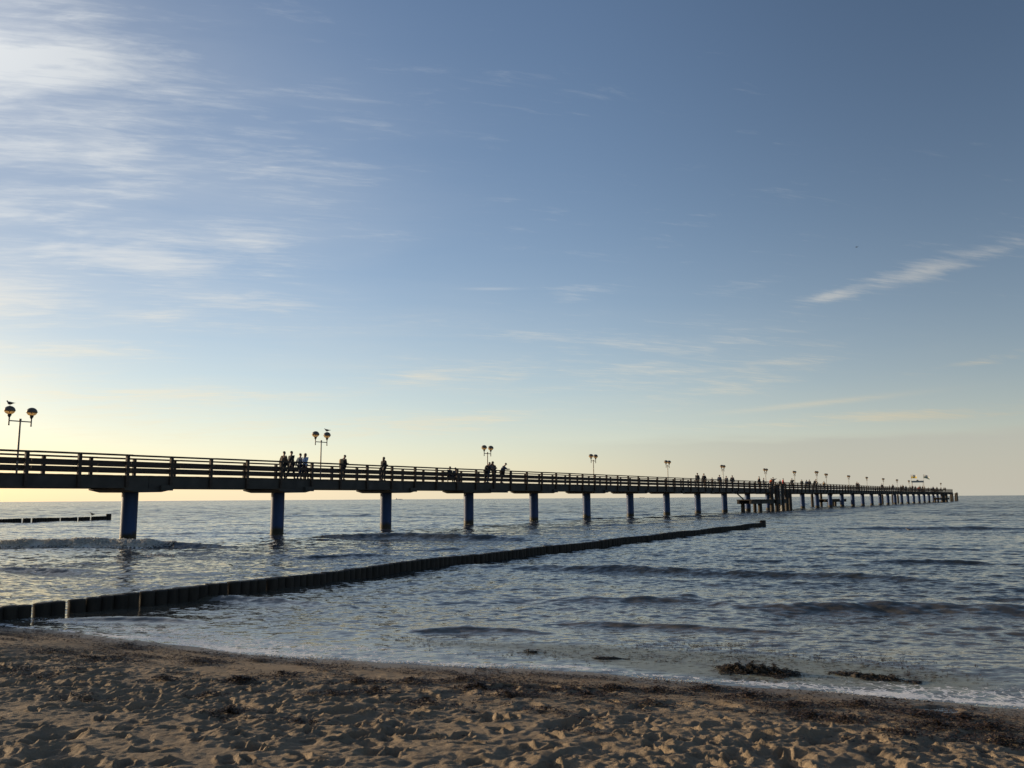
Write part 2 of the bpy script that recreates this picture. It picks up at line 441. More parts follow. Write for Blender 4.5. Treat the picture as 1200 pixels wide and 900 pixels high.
# specks of weed drifting in the scum
speck = math_('MULTIPLY', maprange(noise(11, 6, .8, stretch=(.5, 1.3, 1)), .555, .60), maprange(sc_, .05, .35))
deepc = mixc(speck, deepc, (.03, .022, .012))
L.new(mixc(fm, deepc, (.85, .83, .79)), b.inputs['Base Color'])
ro = math_('ADD', maprange(fr, 0, 1, .075, .16, False), math_('MULTIPLY', fm, .6))
ro = math_('ADD', ro, math_('MULTIPLY', speck, .5))
ro = math_('ADD', ro, math_('MULTIPLY', maprange(sc_, .15, .7), .3))
L.new(ro, b.inputs['Roughness']); b.inputs['IOR'].default_value = 1.333
sea = link_mesh('sea', sea_me, m)
setp(sea, 'grey blue sea with small waves', 'sea', kind='structure')

# ------------------------------------------------------------------ pier
AZ = R(34.1)
PX, PY = -20.48, 45.14
D = Vector((math.sin(AZ), math.cos(AZ), 0)); LF = Vector((-math.cos(AZ), math.sin(AZ), 0))
RZ = math.atan2(D.y, D.x)
def P(s, off, z): v = Vector((PX, PY, z)) + D * s + LF * off; return v
GB, GT, RT = 2.76, 3.36, 4.48     # girder underside, girder top, handrail top
S0, S1 = -46.0, 327.0
HW = 1.65
pier = empty('pier', (PX, PY, 0), RZ)
setp(pier, 'long straight wooden railed pier on blue round piles running out to sea', 'pier')
def box_part(name, mat, boxes, parent=pier):
    mb = MB()
    for q in boxes: mb.box(*q)
    return mb.build(name, MAT[mat], parent)
for sgn in (-1, 1):
    segs = []
    s = S0
    while s < S1 - .1:       # girder in 10 m spans, a thin joint at each pile
        e = min(s + 10, S1) if s > S0 else -40 + .0
        segs.append((s + .012, e - .012, min(sgn * HW, sgn * (HW - .28)), max(sgn * HW, sgn * (HW - .28)), GB, GT)); s = e
    box_part('girder', 'concrete', segs)
# deck planks
mb = MB(); s = S0
while s < S1:
    dz = random.uniform(-.004, .004)
    mb.box(s, min(s + .235, S1), -HW - .04, HW + .04, GT + .004, GT + .055 + dz); s += .25 if s < 120 else .25
mb.build('deck_planks', MAT['deck_wood'], pier)
# cross beams under the deck
cb = MB().box(-.12, .12, -HW + .283, HW - .283, GB + .1, GT - .01).build('cross_beam', MAT['concrete'], pier)
for k, s in enumerate(np.arange(-42.5, 326, 5.0)):
    o = cb if k == 0 else cb.copy()
    if k: COL.objects.link(o); o.parent = pier
    o.location = (s, 0, 0)
for sgn in (-1, 1):
    yo = sgn * (HW + .02)
    def rail(z0, z1, t0, t1, seg, name):
        bs = []; s = S0
        while s < S1 - .1:
            e = min(s + seg, S1); j = random.uniform(-.006, .006)
            a_, b_ = sorted((yo - sgn * t0, yo - sgn * t1)); bs.append((s + .006, e - .006, a_, b_, z0 + j, z1 + j)); s = e
        return box_part(name, 'rail_wood', bs)
    rail(RT - .085, RT, -.07, .13, 5.0, 'handrail')
    rail(RT - .505, RT - .345, .085, .125, 5.0, 'rail_board')
    rail(RT - .845, RT - .685, .085, .125, 5.0, 'rail_board')
# railing posts every 2.5 m
post_me = MB().box(-.08, .08, -.075, .075, 0, RT - .088 - (GB + .07)).build('rail_post', MAT['rail_wood'], pier)
first = True
rest = MB()
cnt = 0
plist = [(s, sg) for s in np.arange(-7.5, 325.5, 2.5) for sg in (-1, 1)]
plist.sort(key=lambda q: q[0])
for s, sg in [(s, sg) for s in np.arange(-45, -8, 2.5) for sg in (-1, 1)] + plist:
    y = sg * (HW + .077)
    if s >= -8 and cnt < 100:
        o = post_me if first else post_me.copy()
        if not first: COL.objects.link(o); o.parent = pier
        first = False; cnt += 1
        o.location = (s + 1.22, y, GB + .07)
        o.rotation_euler = (random.uniform(-.006, .006), random.uniform(-.008, .008), 0)
    else:
        rest.box(s + 1.14, s + 1.30, y - .075, y + .075, GB + .07, RT - .088)
r = rest.build('far_rail_posts', MAT['rail_wood'], pier); r['kind'] = 'stuff'
# piles with their saddles
def saddle_mb(hl=1.35, t=.20):
    mb = MB()
    z1 = GB - .003; z0 = z1 - t; w = HW + .05
    prof = [(-hl, z1), (-hl, z1 - .07), (-hl + .62, z0), (hl - .62, z0), (hl, z1 - .07), (hl, z1)]
    vs = [(x, -w, z) for x, z in prof] + [(x, w, z) for x, z in prof]; n = len(prof)
    mb.add(vs, [tuple(range(n)), tuple(reversed(range(n, 2 * n)))] + [(k, n + k, n + (k + 1) % n, (k + 1) % n) for k in range(n)])
    return mb
pm = MB().lathe([(.415, -2.2), (.415, GB - .203)], n=40).build('pile', MAT['pile'], pier)
sm_ = saddle_mb().build('saddle_beam', MAT['concrete'], pier)
bk = MB().box(.62, 1.32, -HW - .19, -HW - .053, GB - .12, GB + .16).build('bracket', MAT['concrete'], pier)
for n in range(-4, 33):
    if n in (27, 28, 29): pass
    for src in (pm, sm_, bk):
        o = src if n == -4 else src.copy()
        if n != -4: COL.objects.link(o); o.parent = pier
        o.location = (10.0 * n, 0, 0)
        if src is pm: o.rotation_euler = (0, 0, random.random() * 6)
# wide bearing timbers below the deck at the fourth pile
box_part('bearing_timber', 'dark_timber', [(27.0, 33.2, -HW - .12, -HW + .2, GB - .16, GB - .006)])

# landing stages: a low platform with fender posts and ladder
def stage(name, label, s0, s1, side, zt, posts, ladder=None, braces=True):
    root = empty(name, P((s0 + s1) / 2, side * 3.0, 0), RZ)
    setp(root, label, 'landing stage')
    cs = (s0 + s1) / 2
    y0, y1 = sorted((side * 1.95 - side * 3.0, side * 4.2 - side * 3.0))
    box_part('platform', 'dark_timber', [(s0 - cs, s1 - cs, y0, y1, zt - .14, zt)], root)
    box_part('platform_beam', 'dark_timber', [(s0 - cs - .2, s1 - cs + .2, y, y + .3, zt - .62, zt - .144) for y in (y0 + .1, y1 - .42)], root)
    for (s, off, top, rad) in posts:
        mb = MB().tube((s - cs, side * (off - 3.0), -2.2), (s - cs, side * (off - 3.0), top), rad, rad, 14)
        mb.build('fender_post', MAT['dark_timber'], root)
    if braces:
        for s in braces:
            mb = MB().tube((s - cs, side * (1.75 - 3.0), GB + .1), (s - cs + 1.2, side * (2.6 - 3.0), zt - .1), .09, .09, 8)
            mb.build('brace', MAT['dark_timber'], root)
    if ladder:
        mb = MB(); y = side * (4.45 - 3.0)
        mb.tube((ladder - cs - .22, y, -.6), (ladder - cs - .22, y, GT + .3), .035, .035, 8)
        mb.tube((ladder - cs + .22, y, -.6), (ladder - cs + .22, y, GT + .3), .035, .035, 8)
        for z in np.arange(-.3, GT + .3, .3): mb.tube((ladder - cs - .22, y, z), (ladder - cs + .22, y, z), .02, .02, 6)
        mb.build('ladder', MAT['ladder'], root)
    return root
stage('landing_stage', 'dark timber landing stage with tall fender posts and a ladder, beside the pier', 89.5, 106, -1, 1.75,
      [(91.0, 2.3, 1.6, .28), (93.6, 3.9, 1.6, .3), (96.2, 2.3, 1.6, .25), (99.2, 3.9, 3.6, .3), (100.2, 4.3, 3.9, .28), (103.2, 4.3, 4.05, .3), (104.0, 3.6, 4.05, .34), (107.8, 3.6, 3.2, .3), (110.3, 3.4, 3.3, .3), (111.5, 2.6, 3.3, .32)],
      ladder=101.8, braces=[89.6])
stage('landing_stage', 'smaller dark landing platform seen behind the piles, on the far side', 155, 173, 1, 1.55,
      [(150.5, 3.6, 2.9, .28), (157.5, 3.6, 3.0, .27), (163.5, 3.6, 1.3, .25), (168, 3.8, 1.4, .27), (170.3, 3.8, 1.4, .27)], braces=[160])
stage('landing_stage', 'dark landing platform under the seaward end of the pier', 274, 296, -1, 1.45,
      [(276, 2.3, 1.3, .3), (280, 4.0, 2.9, .38), (283, 4.0, 3.0, .38), (286.5, 3.4, 3.0, .4), (289.5, 4.0, 3.1, .38), (293, 3.6, 3.1, .4)], braces=[275])
for k, (s, off, lab) in enumerate([(220.5, 3.2, 'thin dark mooring post behind the far part of the pier, nearest of the three'), (235.0, 3.2, 'thin dark mooring post behind the far part of the pier, middle of the three'), (243.5, 3.2, 'thin dark mooring post behind the far part of the pier, farthest of the three')]):
    o = MB().tube((0, 0, -2), (0, 0, 2.55), .28, .26, 12).build('mooring_post', MAT['dark_timber']); o.location = P(s, off, 0)
    setp(o, lab, 'post', 'mooring posts behind the pier')
for s, off, lab in ((333.0, -.8, 'thick dark mooring dolphin just off the end of the pier, left of the two'), (349, -.6, 'thick dark mooring dolphin farthest out, right of the two at the pier end')):
    t = empty('mooring_dolphin', P(s, off, 0), RZ); setp(t, lab, 'mooring post', 'mooring dolphins off the pier end')
    for k, (a_, c_) in enumerate(((.0, .0), (.5, .25), (.1, .55))):
        MB().tube((a_ * 1.4, c_ * 1.4, -3), (a_ * .9, c_ * .9, 3.35 - .15 * k), .36, .32, 12).build('timber', MAT['dark_timber'], t)
    MB().lathe([(.72, 2.6), (.74, 2.62), (.74, 2.8), (.72, 2.82)], (.2, .2, 0), 20).build('iron_band', MAT['neck'], t)

# ------------------------------------------------------------------ lamps
def make_lamp():
    root = empty('street_lamp')
    mb = MB(); mb.tube((0, 0, 0), (0, 0, 2.74), .052, .042, 14); mb.tube((0, 0, 0), (0, 0, .03), .13, .13, 14); mb.tube((0, 0, 2.70), (0, 0, 2.80), .06, .06, 12)
    mb.build('pole', MAT['galv'], root)
    MB().tube((-.53, 0, 2.67), (.53, 0, 2.67), .03, .03, 10).build('crossbar', MAT['galv'], root)
    for x in (-.53, .53):
        mb = MB(); mb.tube((x, 0, 2.47), (x, 0, 2.86), .034, .034, 10); mb.tube((x, 0, 2.44), (x, 0, 2.475), .045, .045, 10)
        mb.lathe([(.035, 2.82), (.05, 2.86), (.085, 2.92), (.10, 2.97), (.075, 3.01), (.02, 3.015)], (x, 0, 0), 16)
        mb.lathe([(.03, 3.06), (.022, 3.16), (.0, 3.165)], (x, 0, 0), 10)
        h = mb.build('lamp_head', MAT['neck'], root)
        prof = [(.245 * math.cos(t), 3.18 + .20 * math.sin(t)) for t in np.linspace(R(-75), 0, 10)]
        MB().lathe(prof, (x, 0, 0), 24).build('glass_bowl', MAT['bowl'], h)
        prof = [(.255, 3.155), (.266, 3.165), (.258, 3.19)] + [(.250 * math.cos(t), 3.185 + .215 * math.sin(t)) for t in np.linspace(R(5), R(89.9), 12)]
        mb = MB().lathe(prof, (x, 0, 0), 28); mb.lathe([(.255, 3.155), (.235, 3.175), (.15, 3.28), (.001, 3.32)], (x, 0, 0), 28)
        mb.build('lamp_cap', MAT['cap'], h)
    return root
lamp0 = make_lamp()
lamp_s = [-5.2, 14.9, 34.7, 54.3, 74.0, 93.9, 114.0, 131.0, 154.0, 174.0, 193.2, 213.7, 233.5, 253.2, 322.0]
lamp_lab = ['grey twin globe lamp at the left edge, gull on its left globe', 'second twin globe lamp from the left, gull on its right globe',
 'third twin globe lamp from the left, rising behind two people leaning together', 'fourth twin globe lamp from the left, over an empty stretch of railing',
 'fifth twin globe lamp from the left, left of the first strolling crowd', 'sixth twin globe lamp from the left, among the first strolling crowd',
 'seventh twin globe lamp from the left, over the big landing stage', 'eighth twin globe lamp from the left, beside a person with raised hand',
 'ninth twin globe lamp from the left, lower one of the close pair', 'tenth twin globe lamp from the left', 'eleventh twin globe lamp from the left',
 'twelfth twin globe lamp from the left', 'thirteenth twin globe lamp from the left', 'fourteenth twin globe lamp, just left of the flagged gate',
 'last twin globe lamp, alone at the seaward tip of the pier']
LAMPS = []
for k, s in enumerate(lamp_s):
    o = lamp0 if k == 0 else copy_tree(lamp0)
    o.location = P(s, 1.45, GT + .055); o.rotation_euler = (0, 0, RZ + random.uniform(-.05, .05))
    setp(o, lamp_lab[k], 'street lamp', 'twin globe lamps along the pier'); LAMPS.append(o)
o = copy_tree(lamp0); o.location = P(135.5, -1.35, GT + .055); o.rotation_euler = (0, 0, RZ)
setp(o, 'extra twin globe lamp standing taller, left of the close pair', 'street lamp', 'twin globe lamps along the pier')

# ------------------------------------------------------------------ groynes
def groyne(pts, end_h, gaps, label, n_parts, dstep=.25, top=.29, name='groyne'):
    root = empty(name, (pts[0][0], pts[0][1], 0)); setp(root, label, 'groyne', 'timber groynes in the shallow water')
    ox, oy = pts[0]
    # arc length points
    P_ = [Vector((a, c, 0)) for a, c in pts]; poss = []; seg = 0; t = 0.0
    cur = P_[0].copy(); poss.append(cur.copy())
    i = 1
    gpts = sorted(gaps, key=lambda g: g[1]); gi = 0
    while i < len(P_):
        st = dstep * random.uniform(.96, 1.03)
        if gi < len(gpts) and cur.y > gpts[gi][1]:
            st = gpts[gi][2]; gi += 1
        while i < len(P_) and (P_[i] - cur).length < st:
            st -= (P_[i] - cur).length; cur = P_[i].copy(); i += 1
        if i < len(P_): cur = cur + (P_[i] - cur).normalized() * st; poss.append(cur.copy())
    restm = MB()
    for k, p in enumerate(poss):
        last = k >= len(poss) - 2
        h = top - .02 - .085 * max(0, 1 - k / 30) + .02 * math.sin(k * .21) + random.uniform(-.010, .008) + (end_h if last else 0)
        rad = .152 * random.uniform(.95, 1.08) * (1.25 if last else 1)
        jx, jy = random.uniform(-.018, .018), random.uniform(-.018, .018)
        mb = restm if k >= n_parts else MB()
        rad *= random.uniform(.93, 1.06); prof = [(rad * .97, -1.1), (rad, -.3), (rad * .995, h - .03), (rad * .97, h - .006), (rad * .90, h), (.001, h + random.uniform(.0, .01))]
        c = (p.x - ox + jx, p.y - oy + jy, 0)
        if k < n_parts:
            mb.lathe(prof, (0, 0, 0), 14, .05); o = mb.build('timber_post', MAT['groyne'], root); o.location = c
            o.rotation_euler = (random.uniform(-.03, .03), random.uniform(-.03, .03), random.random() * 6)
        else: mb.lathe(prof, c, 10, .05)
    if restm.v:
        r_ = restm.build('far_timber_posts', MAT['groyne'], root); r_['kind'] = 'stuff'
    return root, poss
G1 = [(-12.6, 11.6), (-10.9, 13.3), (-9.32, 15.3), (-8.5, 16.3), (-7.5, 17.45), (-6.5, 18.85), (-5.6, 20.3), (-3.75, 24.1), (-1.5, 28.1), (1.2, 32.4), (5.5, 39.9), (9.4, 46.5), (13.5, 53.3), (18.15, 61.4)]
def gy(px, py): return (0, ground_pt(px, py).y, .355 if px in (48, 309, 545) else .325)
gaps = [gy(15, 724), gy(48, 721), gy(93, 718), gy(162, 712), gy(262, 699), gy(309, 694), gy(415, 676), gy(444, 672), gy(545, 660), gy(636, 650), gy(651, 648), gy(800, 628.5)]
g1, G1P = groyne(G1, .17, gaps, 'long row of dark wet timber posts running from the beach into the sea', 100)
g2, G2P = groyne([(-62, 62), (-53.5, 79.9), (-51.2, 84.9), (-46.0, 97.0)], .25, [(0, q, .47) for q in (84, 86.5, 87.5, 90.5, 92.5, 94)], 'distant low row of dark posts behind the pier at the left edge', 60, .29, .42)

# ------------------------------------------------------------------ people
def skin_mesh(name, verts, edges, radii, sub=1, root=0):
    me = bpy.data.meshes.new(name)
    me.from_pydata(verts, edges, [])
    o = bpy.data.objects.new(name + '_tmp', me); COL.objects.link(o)
    o.modifiers.new('skin', 'SKIN')
    if not me.skin_vertices: 
        bpy.context.view_layer.objects.active = o
        bpy.context.view_layer.update()
    layer = me.skin_vertices[0].data
    for k, r_ in enumerate(radii):
        layer[k].radius = (r_, r_) if not isinstance(r_, tuple) else r_
        layer[k].use_root = (k == root)
    sb = o.modifiers.new('sub', 'SUBSURF'); sb.levels = sub; sb.render_levels = sub
    dg = bpy.context.evaluated_depsgraph_get(); dg.update()
    out = bpy.data.meshes.new_from_object(o.evaluated_get(dg))
    out.name = name
    bpy.data.objects.remove(o)
    out.polygons.foreach_set('use_smooth', np.ones(len(out.polygons), bool))
    return out

def join_arrays(me, mb):
    """append an MB's geometry to a mesh"""
    bm = bmesh.new(); bm.from_mesh(me)
    n = len(bm.verts); vs = [bm.verts.new(v) for v in mb.v]
    for f in mb.f:
        try:
            q = bm.faces.new([vs[i] for i in f]); q.smooth = True
        except ValueError: pass
    bm.to_mesh(me); bm.free()

def pose(kind, rs):
    """joint positions; facing +X, left is +Y"""
    J = {}
    lean = {'walk': .03, 'stand': 0., 'lean': .34, 'point': .02, 'hunch': .16, 'sit': .08, 'chat': .03, 'wave': .0}[kind]
    hipz = .93 if kind != 'sit' else .52
    J['pelvis'] = Vector((0, 0, hipz + .03))
    def up(h): return Vector((math.sin(lean) * h, 0, hipz + .03 + math.cos(lean) * h))
    J['waist'] = up(.17); J['chest'] = up(.36); J['neck0'] = up(.50)
    hd = {'lean': .10, 'hunch': .06}.get(kind, .01)
    J['neck1'] = up(.575) + Vector((hd * .4, 0, 0)); J['jaw'] = up(.62) + Vector((.02 + hd * .7, 0, 0)); J['head'] = up(.69) + Vector((.015 + hd, 0, 0)); J['crown'] = up(.765) + Vector((.0 + hd, 0, 0))
    for sg, s_ in ((1, 'L'), (-1, 'R')):
        J['sh' + s_] = up(.455) + Vector((0, .185 * sg, 0)); J['hip' + s_] = Vector((0, .095 * sg, hipz - .01))
    sw = {'walk': 1}.get(kind, 0) * rs
    if kind == 'sit':
        for sg, s_ in ((1, 'L'), (-1, 'R')):
            J['kn' + s_] = Vector((.42, .11 * sg, .52)); J['an' + s_] = Vector((.44, .11 * sg, .09)); J['to' + s_] = Vector((.60, .12 * sg, .035))
    else:
        for sg, s_ in ((1, 'L'), (-1, 'R')):
            f = .26 * sw * sg
            bx_ = -.10 if kind == 'lean' else 0
            J['kn' + s_] = Vector((f * .55 + (.05 if f < 0 else .03) + bx_ * .5, .10 * sg, .50)); J['an' + s_] = Vector((f + (-.04 if f < 0 else 0) + bx_, .105 * sg, .10 if f < 0 else .085)); J['to' + s_] = J['an' + s_] + Vector((.16, .015 * sg, -.055))
    for sg, s_ in ((1, 'L'), (-1, 'R')):
        S = J['sh' + s_]; f = -.2 * sw * sg
        if kind in ('lean',):
            J['el' + s_] = S + Vector((.20, .03 * sg, -.20)); J['wr' + s_] = J['el' + s_] + Vector((.20, -.07 * sg, -.01))
            hdv = Vector((1, -.3 * sg, -.1))
        elif kind == 'point' and s_ == 'R':
            J['el' + s_] = S + Vector((.27, -.04, .03)); J['wr' + s_] = S + Vector((.50, -.03, .10)); hdv = Vector((1, 0, .25))
        elif kind == 'wave' and s_ == 'R':
            J['el' + s_] = S + Vector((.16, -.12, -.16)); J['wr' + s_] = S + Vector((.24, -.08, .08)); hdv = Vector((.3, .0, 1))
        elif kind in ('hunch', 'chat'):
            J['el' + s_] = S + Vector((.0 + .02, .05 * sg, -.29)); J['wr' + s_] = J['el' + s_] + Vector((.20, -.06 * sg, .03)); hdv = Vector((1, -.5 * sg, .1))
        elif kind == 'sit':
            J['el' + s_] = S + Vector((.06, .04 * sg, -.28)); J['wr' + s_] = J['el' + s_] + Vector((.23, -.04 * sg, -.04)); hdv = Vector((1, -.1 * sg, -.2))
        else:
            J['el' + s_] = S + Vector((f * .5 - .02, .05 * sg, -.29)); J['wr' + s_] = S + Vector((f + .05, .055 * sg, -.53)); hdv = Vector((.15 + f * .5, 0, -1))
        J['ha' + s_] = J['wr' + s_] + hdv.normalized() * .075; J['hd' + s_] = hdv.normalized()
    return J

def person_meshes(kind, rs=1.0, slim=1.0, hair='short'):
    J = pose(kind, rs)
    def graph(chains, rad):
        names = []; edges = []
        for ch in chains:
            for a in ch:
                if a not in names: names.append(a)
            for a, c in zip(ch, ch[1:]): edges.append((names.index(a), names.index(c)))
        return [tuple(J[n]) for n in names], edges, [rad[n] if n in rad else rad[n[:-1]] for n in names]
    rb = {'pelvis': .125 * slim, 'waist': .115 * slim, 'chest': .135 * slim, 'neck0': .085, 'neck1': .055, 'jaw': .074, 'head': .098, 'crown': .062, 'sh': .062, 'el': .042, 'wr': .028, 'ha': .036, 'hip': .088 * slim, 'kn': .058, 'an': .042, 'to': .035}
    body_ch = [['pelvis', 'waist', 'chest', 'neck0', 'neck1', 'jaw', 'head', 'crown']] + [['chest', 'sh' + s, 'el' + s, 'wr' + s, 'ha' + s] for s in 'LR'] + [['pelvis', 'hip' + s, 'kn' + s, 'an' + s, 'to' + s] for s in 'LR']
    body = skin_mesh('body', *graph(body_ch, rb))
    mb = MB()
    for sg, s_ in ((1, 'L'), (-1, 'R')):      # five fingers, thumb from the side of the palm
        h = J['ha' + s_]; dv = J['hd' + s_]; side = dv.cross(Vector((0, 1, 0))); side = side.normalized() if side.length > .1 else Vector((1, 0, 0))
        nrm_ = dv.cross(side).normalized()
        for q, (o_, ln) in enumerate(((-.026, .058), (-.009, .072), (.009, .068), (.025, .052))):
            b0 = h + side * o_; m1 = b0 + dv * ln * .55; e1 = m1 + (dv * .8 + nrm_ * .5 * -sg).normalized() * ln * .5
            mb.tube(b0, m1, .0095, .0085, 6); mb.tube(m1, e1, .0085, .006, 6)
        b0 = h - dv * .03 + side * .028; m1 = b0 + (dv + side * 1.1).normalized() * .035; mb.tube(b0, m1, .011, .0095, 6); mb.tube(m1, m1 + dv * .028, .0095, .007, 6)
    hd = J['head']
    mb.loft([[hd + Vector((.085 + a, w * math.cos(t), -.012 + z_ + w * math.sin(t))) for t in np.linspace(0, 2 * math.pi, 6, endpoint=False)] for a, w, z_ in ((0, .017, -.005), (.022, .013, -.014), (.03, .005, -.016))])
    for sg in (1, -1):
        mb.loft([[hd + Vector((-.005 + .022 * math.cos(t), sg * (.088 + a), -.01 + .032 * math.sin(t))) for t in np.linspace(0, 2 * math.pi, 8, endpoint=False)] for a in (0, .016)])
    join_arrays(body, mb)
    # jacket
    rj = {'pelvis': .175 * slim, 'waist': .172 * slim, 'chest': .182 * slim, 'neck0': .092, 'sh': .092, 'el': .070, 'wr': .050}
    jac = skin_mesh('jacket', *graph([['pelvis', 'waist', 'chest', 'neck0']] + [['chest', 'sh' + s, 'el' + s, 'wr' + s] for s in 'LR'], rj))
    rt = {'pelvis': .142 * slim, 'hip': .108 * slim, 'kn': .078, 'an': .062}
    tro = skin_mesh('trousers', *graph([['pelvis', 'hip' + s, 'kn' + s, 'an' + s] for s in 'LR'], rt))
    sh = MB()
    for s_ in 'LR':
        a = J['an' + s_]; t = J['to' + s_]; dv = (t - a); dv.z = 0; dv.normalize(); sd_ = Vector((-dv.y, dv.x, 0)); z0 = max(a.z - .085, 0.0)
        rings = []
        for q, w, h_ in ((-.07, .03, .07), (-.04, .042, .10), (.05, .045, .08), (.13, .047, .055), (.175, .025, .035)):
            c = Vector((a.x, a.y, z0)) + dv * q
            rings.append([c + sd_ * w * cx_ + Vector((0, 0, h_ * cz_)) for cx_, cz_ in ((-1, 0), (1, 0), (1, .55), (.5, 1), (-.5, 1), (-1, .55))])
        sh.loft(rings)
    hr = MB(); c = hd + Vector((-.014, 0, .022))
    prof = []
    for t in np.linspace(R(-12 if hair == 'short' else -35), R(89), 8): prof.append((.094 * math.cos(t), .096 * math.sin(t)))
    hr.lathe(prof, tuple(c), 14, .05)
    if hair == 'long':
        hr.loft([[c + Vector((-.045 - .2 * w + .055 * math.cos(t), .088 * math.sin(t) * w2, z_)) for t in np.linspace(0, 2 * math.pi, 10, endpoint=False)] for z_, w, w2 in ((.05, 0, 1), (-.08, .05, 1.05), (-.20, .12, .85), (-.27, .14, .4))])
    return body, jac, tro, sh, hr

skinm = simple('skin', (.45, .27, .19), .55, var=.06, bump=0)
def cloth(name, c): return simple('cloth_' + name, c, .9, var=.2, scale=9, bump=.3, bscale=60)
CL = {'black': cloth('black', (.022, .022, .025)), 'navy': cloth('navy', (.03, .045, .09)), 'lightblue': cloth('light_blue', (.30, .42, .62)), 'brown': cloth('brown', (.10, .07, .05)),
      'grey': cloth('grey', (.12, .12, .125)), 'red': cloth('red', (.65, .035, .03)), 'orange': cloth('orange', (.50, .10, .03)), 'olive': cloth('olive', (.075, .08, .045)), 'jeans': cloth('jeans', (.05, .075, .13)), 'tan': cloth('tan', (.38, .27, .15)),
      'bluegrey': cloth('blue_grey', (.12, .16, .22))}
hairm = {'dark': simple('dark_hair', (.03, .022, .016), .6, var=.2, bump=0), 'brown': simple('brown_hair', (.11, .065, .035), .6, var=.2, bump=0)}
cache = {}
def person(kind, top, legs, px, off, label, face=0, hgt=1.0, slim=1.0, hair='short', hc='dark', rs=1.0, group=None, s=None):
    key = (kind, slim, hair, rs)
    if key not in cache: cache[key] = person_meshes(kind, rs, slim, hair)
    b_, j_, t_, sh_, h_ = cache[key]
    o = bpy.data.objects.new('person', b_)
    COL.objects.link(o)
    if not b_.materials: b_.materials.append(skinm)
    def clothed(nm, me, mat):
        k2 = (key, nm, mat.name)
        if k2 not in cache:
            if isinstance(me, MB):
                c = me.build(nm, mat); mm = c.data; bpy.data.objects.remove(c)
            else: mm = me.copy(); mm.materials.clear(); mm.materials.append(mat)
            cache[k2] = mm
        c = bpy.data.objects.new(nm, cache[k2]); COL.objects.link(c); c.parent = o
    clothed('jacket', j_, CL[top]); clothed('trousers', t_, CL[legs]); clothed('shoes', sh_, CL['black']); clothed('hair', h_, hairm[hc])
    if s is None: s = s_of(px, off)
    o.location = P(s, off, GT + .056)
    o.scale = (hgt, hgt, hgt); o.rotation_euler = (0, 0, RZ + R(face))
    setp(o, label, 'person', group)
    return o
def s_of(px, off, z=4.9):
    lo, hi = -40, 420; MI = CM.transposed()
    for _ in range(50):
        m_ = (lo + hi) / 2; q = MI @ (P(m_, off, z) - Vector((0, 0, EYE))); x = 600 + F * q.x / -q.z
        if x < px: lo = m_
        else: hi = m_
    return lo
GW = 'people strolling on the pier'
# face: 0 = towards the sea end, 180 = back to shore, -90 = towards the camera side, 90 = away
person('walk', 'brown', 'black', 332.5, .1, 'man in brown jacket looking down, leftmost of the four walking together', 0, 1.02, 1.1, rs=.8)
person('walk', 'black', 'black', 341, .5, 'broad man in black jacket, second of the four walking together', 0, 1.06, 1.25, rs=-.9)
person('walk', 'bluegrey', 'navy', 351.5, .2, 'slimmer person in dark blue top beside the one in the light blue shirt', 0, .98, .95, rs=.9)
person('walk', 'lightblue', 'black', 357.5, -.4, 'person in a light blue shirt, rightmost of the four walking together', 0, .97, .95, hair='long', hc='brown', rs=-.8)
bagman = person('hunch', 'black', 'black', 402, -.2, 'person in black hunched forward with a tan backpack', 0, 1.0, 1.15)
person('chat', 'black', 'black', 449.5, -.2, 'person with long hair and a red scarf walking alone', 0, 1.0, 1.05, hair='long')
# red scarf and backpack: worn, but lying over the clothes
def worn(px_person, name, mb, mat): return mb.build(name, mat, px_person)
p5 = [o for o in COL.objects if o.get('label', '').startswith('person with long hair')][0]
sc = MB(); jn = pose('chat', 1)
cn = jn['neck0'] + Vector((.02, 0, .02))
sc.lathe([(.085, -.03), (.112, -.015), (.115, .02), (.09, .045)], tuple(cn), 14, .12)
sc.loft([[cn + Vector((.13 + .02 * math.cos(t) + .02 * w, -.04 + .045 * math.sin(t), z_)) for t in np.linspace(0, 6.283, 8, endpoint=False)] for z_, w in ((0, 0), (-.15, 1.6), (-.36, 1.7))])
sc.build('scarf', CL['red'], p5)
bp_ = MB(); jn = pose('hunch', 1); cc = jn['chest'] + Vector((-.22, 0, -.05))
bp_.loft([[cc + Vector((a * math.cos(t) * .11, a * math.sin(t) * .155, z_)) for t in np.linspace(0, 6.283, 12, endpoint=False)] for z_, a in ((-.24, .6), (-.22, 1), (0, 1.1), (.15, .95), (.2, .5))])
bp_.build('backpack', CL['tan'], bagman)
# seated pair on the bench by the fourth pile
bs_ = s_of(530.5, .9, 4.0)
person('sit', 'black', 'black', 0, .95, 'dark seated person on the bench, left one of the two, sitting higher', -90, 1.0, 1.0, s=bs_ - .38)
person('sit', 'grey', 'black', 0, .95, 'dark seated person on the bench, right one of the two', -90, .95, 1.15, s=bs_ + .35)
bench = empty('bench', P(bs_, .98, GT + .056), RZ); setp(bench, 'wooden bench on the pier deck under the two seated people', 'bench')
box_part('seat', 'rail_wood', [(-.9, .9, -.22 + k * .115, -.12 + k * .115, .40, .435) for k in range(4)], bench)
box_part('backrest', 'rail_wood', [(-.9, .9, .25, .28, .55 + k * .13, .65 + k * .13) for k in range(3)], bench)
for x in (-.75, .75): box_part('leg', 'neck', [(x - .03, x + .03, -.2, -.14, 0, .397), (x - .03, x + .03, .285, .33, 0, .93)], bench)
person('lean', 'black', 'black', 569.5, -1.0, 'dark figure leaning on the rail just left of the third lamp pole', -80, 1.0, 1.1)
person('lean', 'grey', 'jeans', 572.6, -.7, 'dark figure close behind the third lamp pole, looking over the rail', -60, 1.06, 1.0, hair='long')
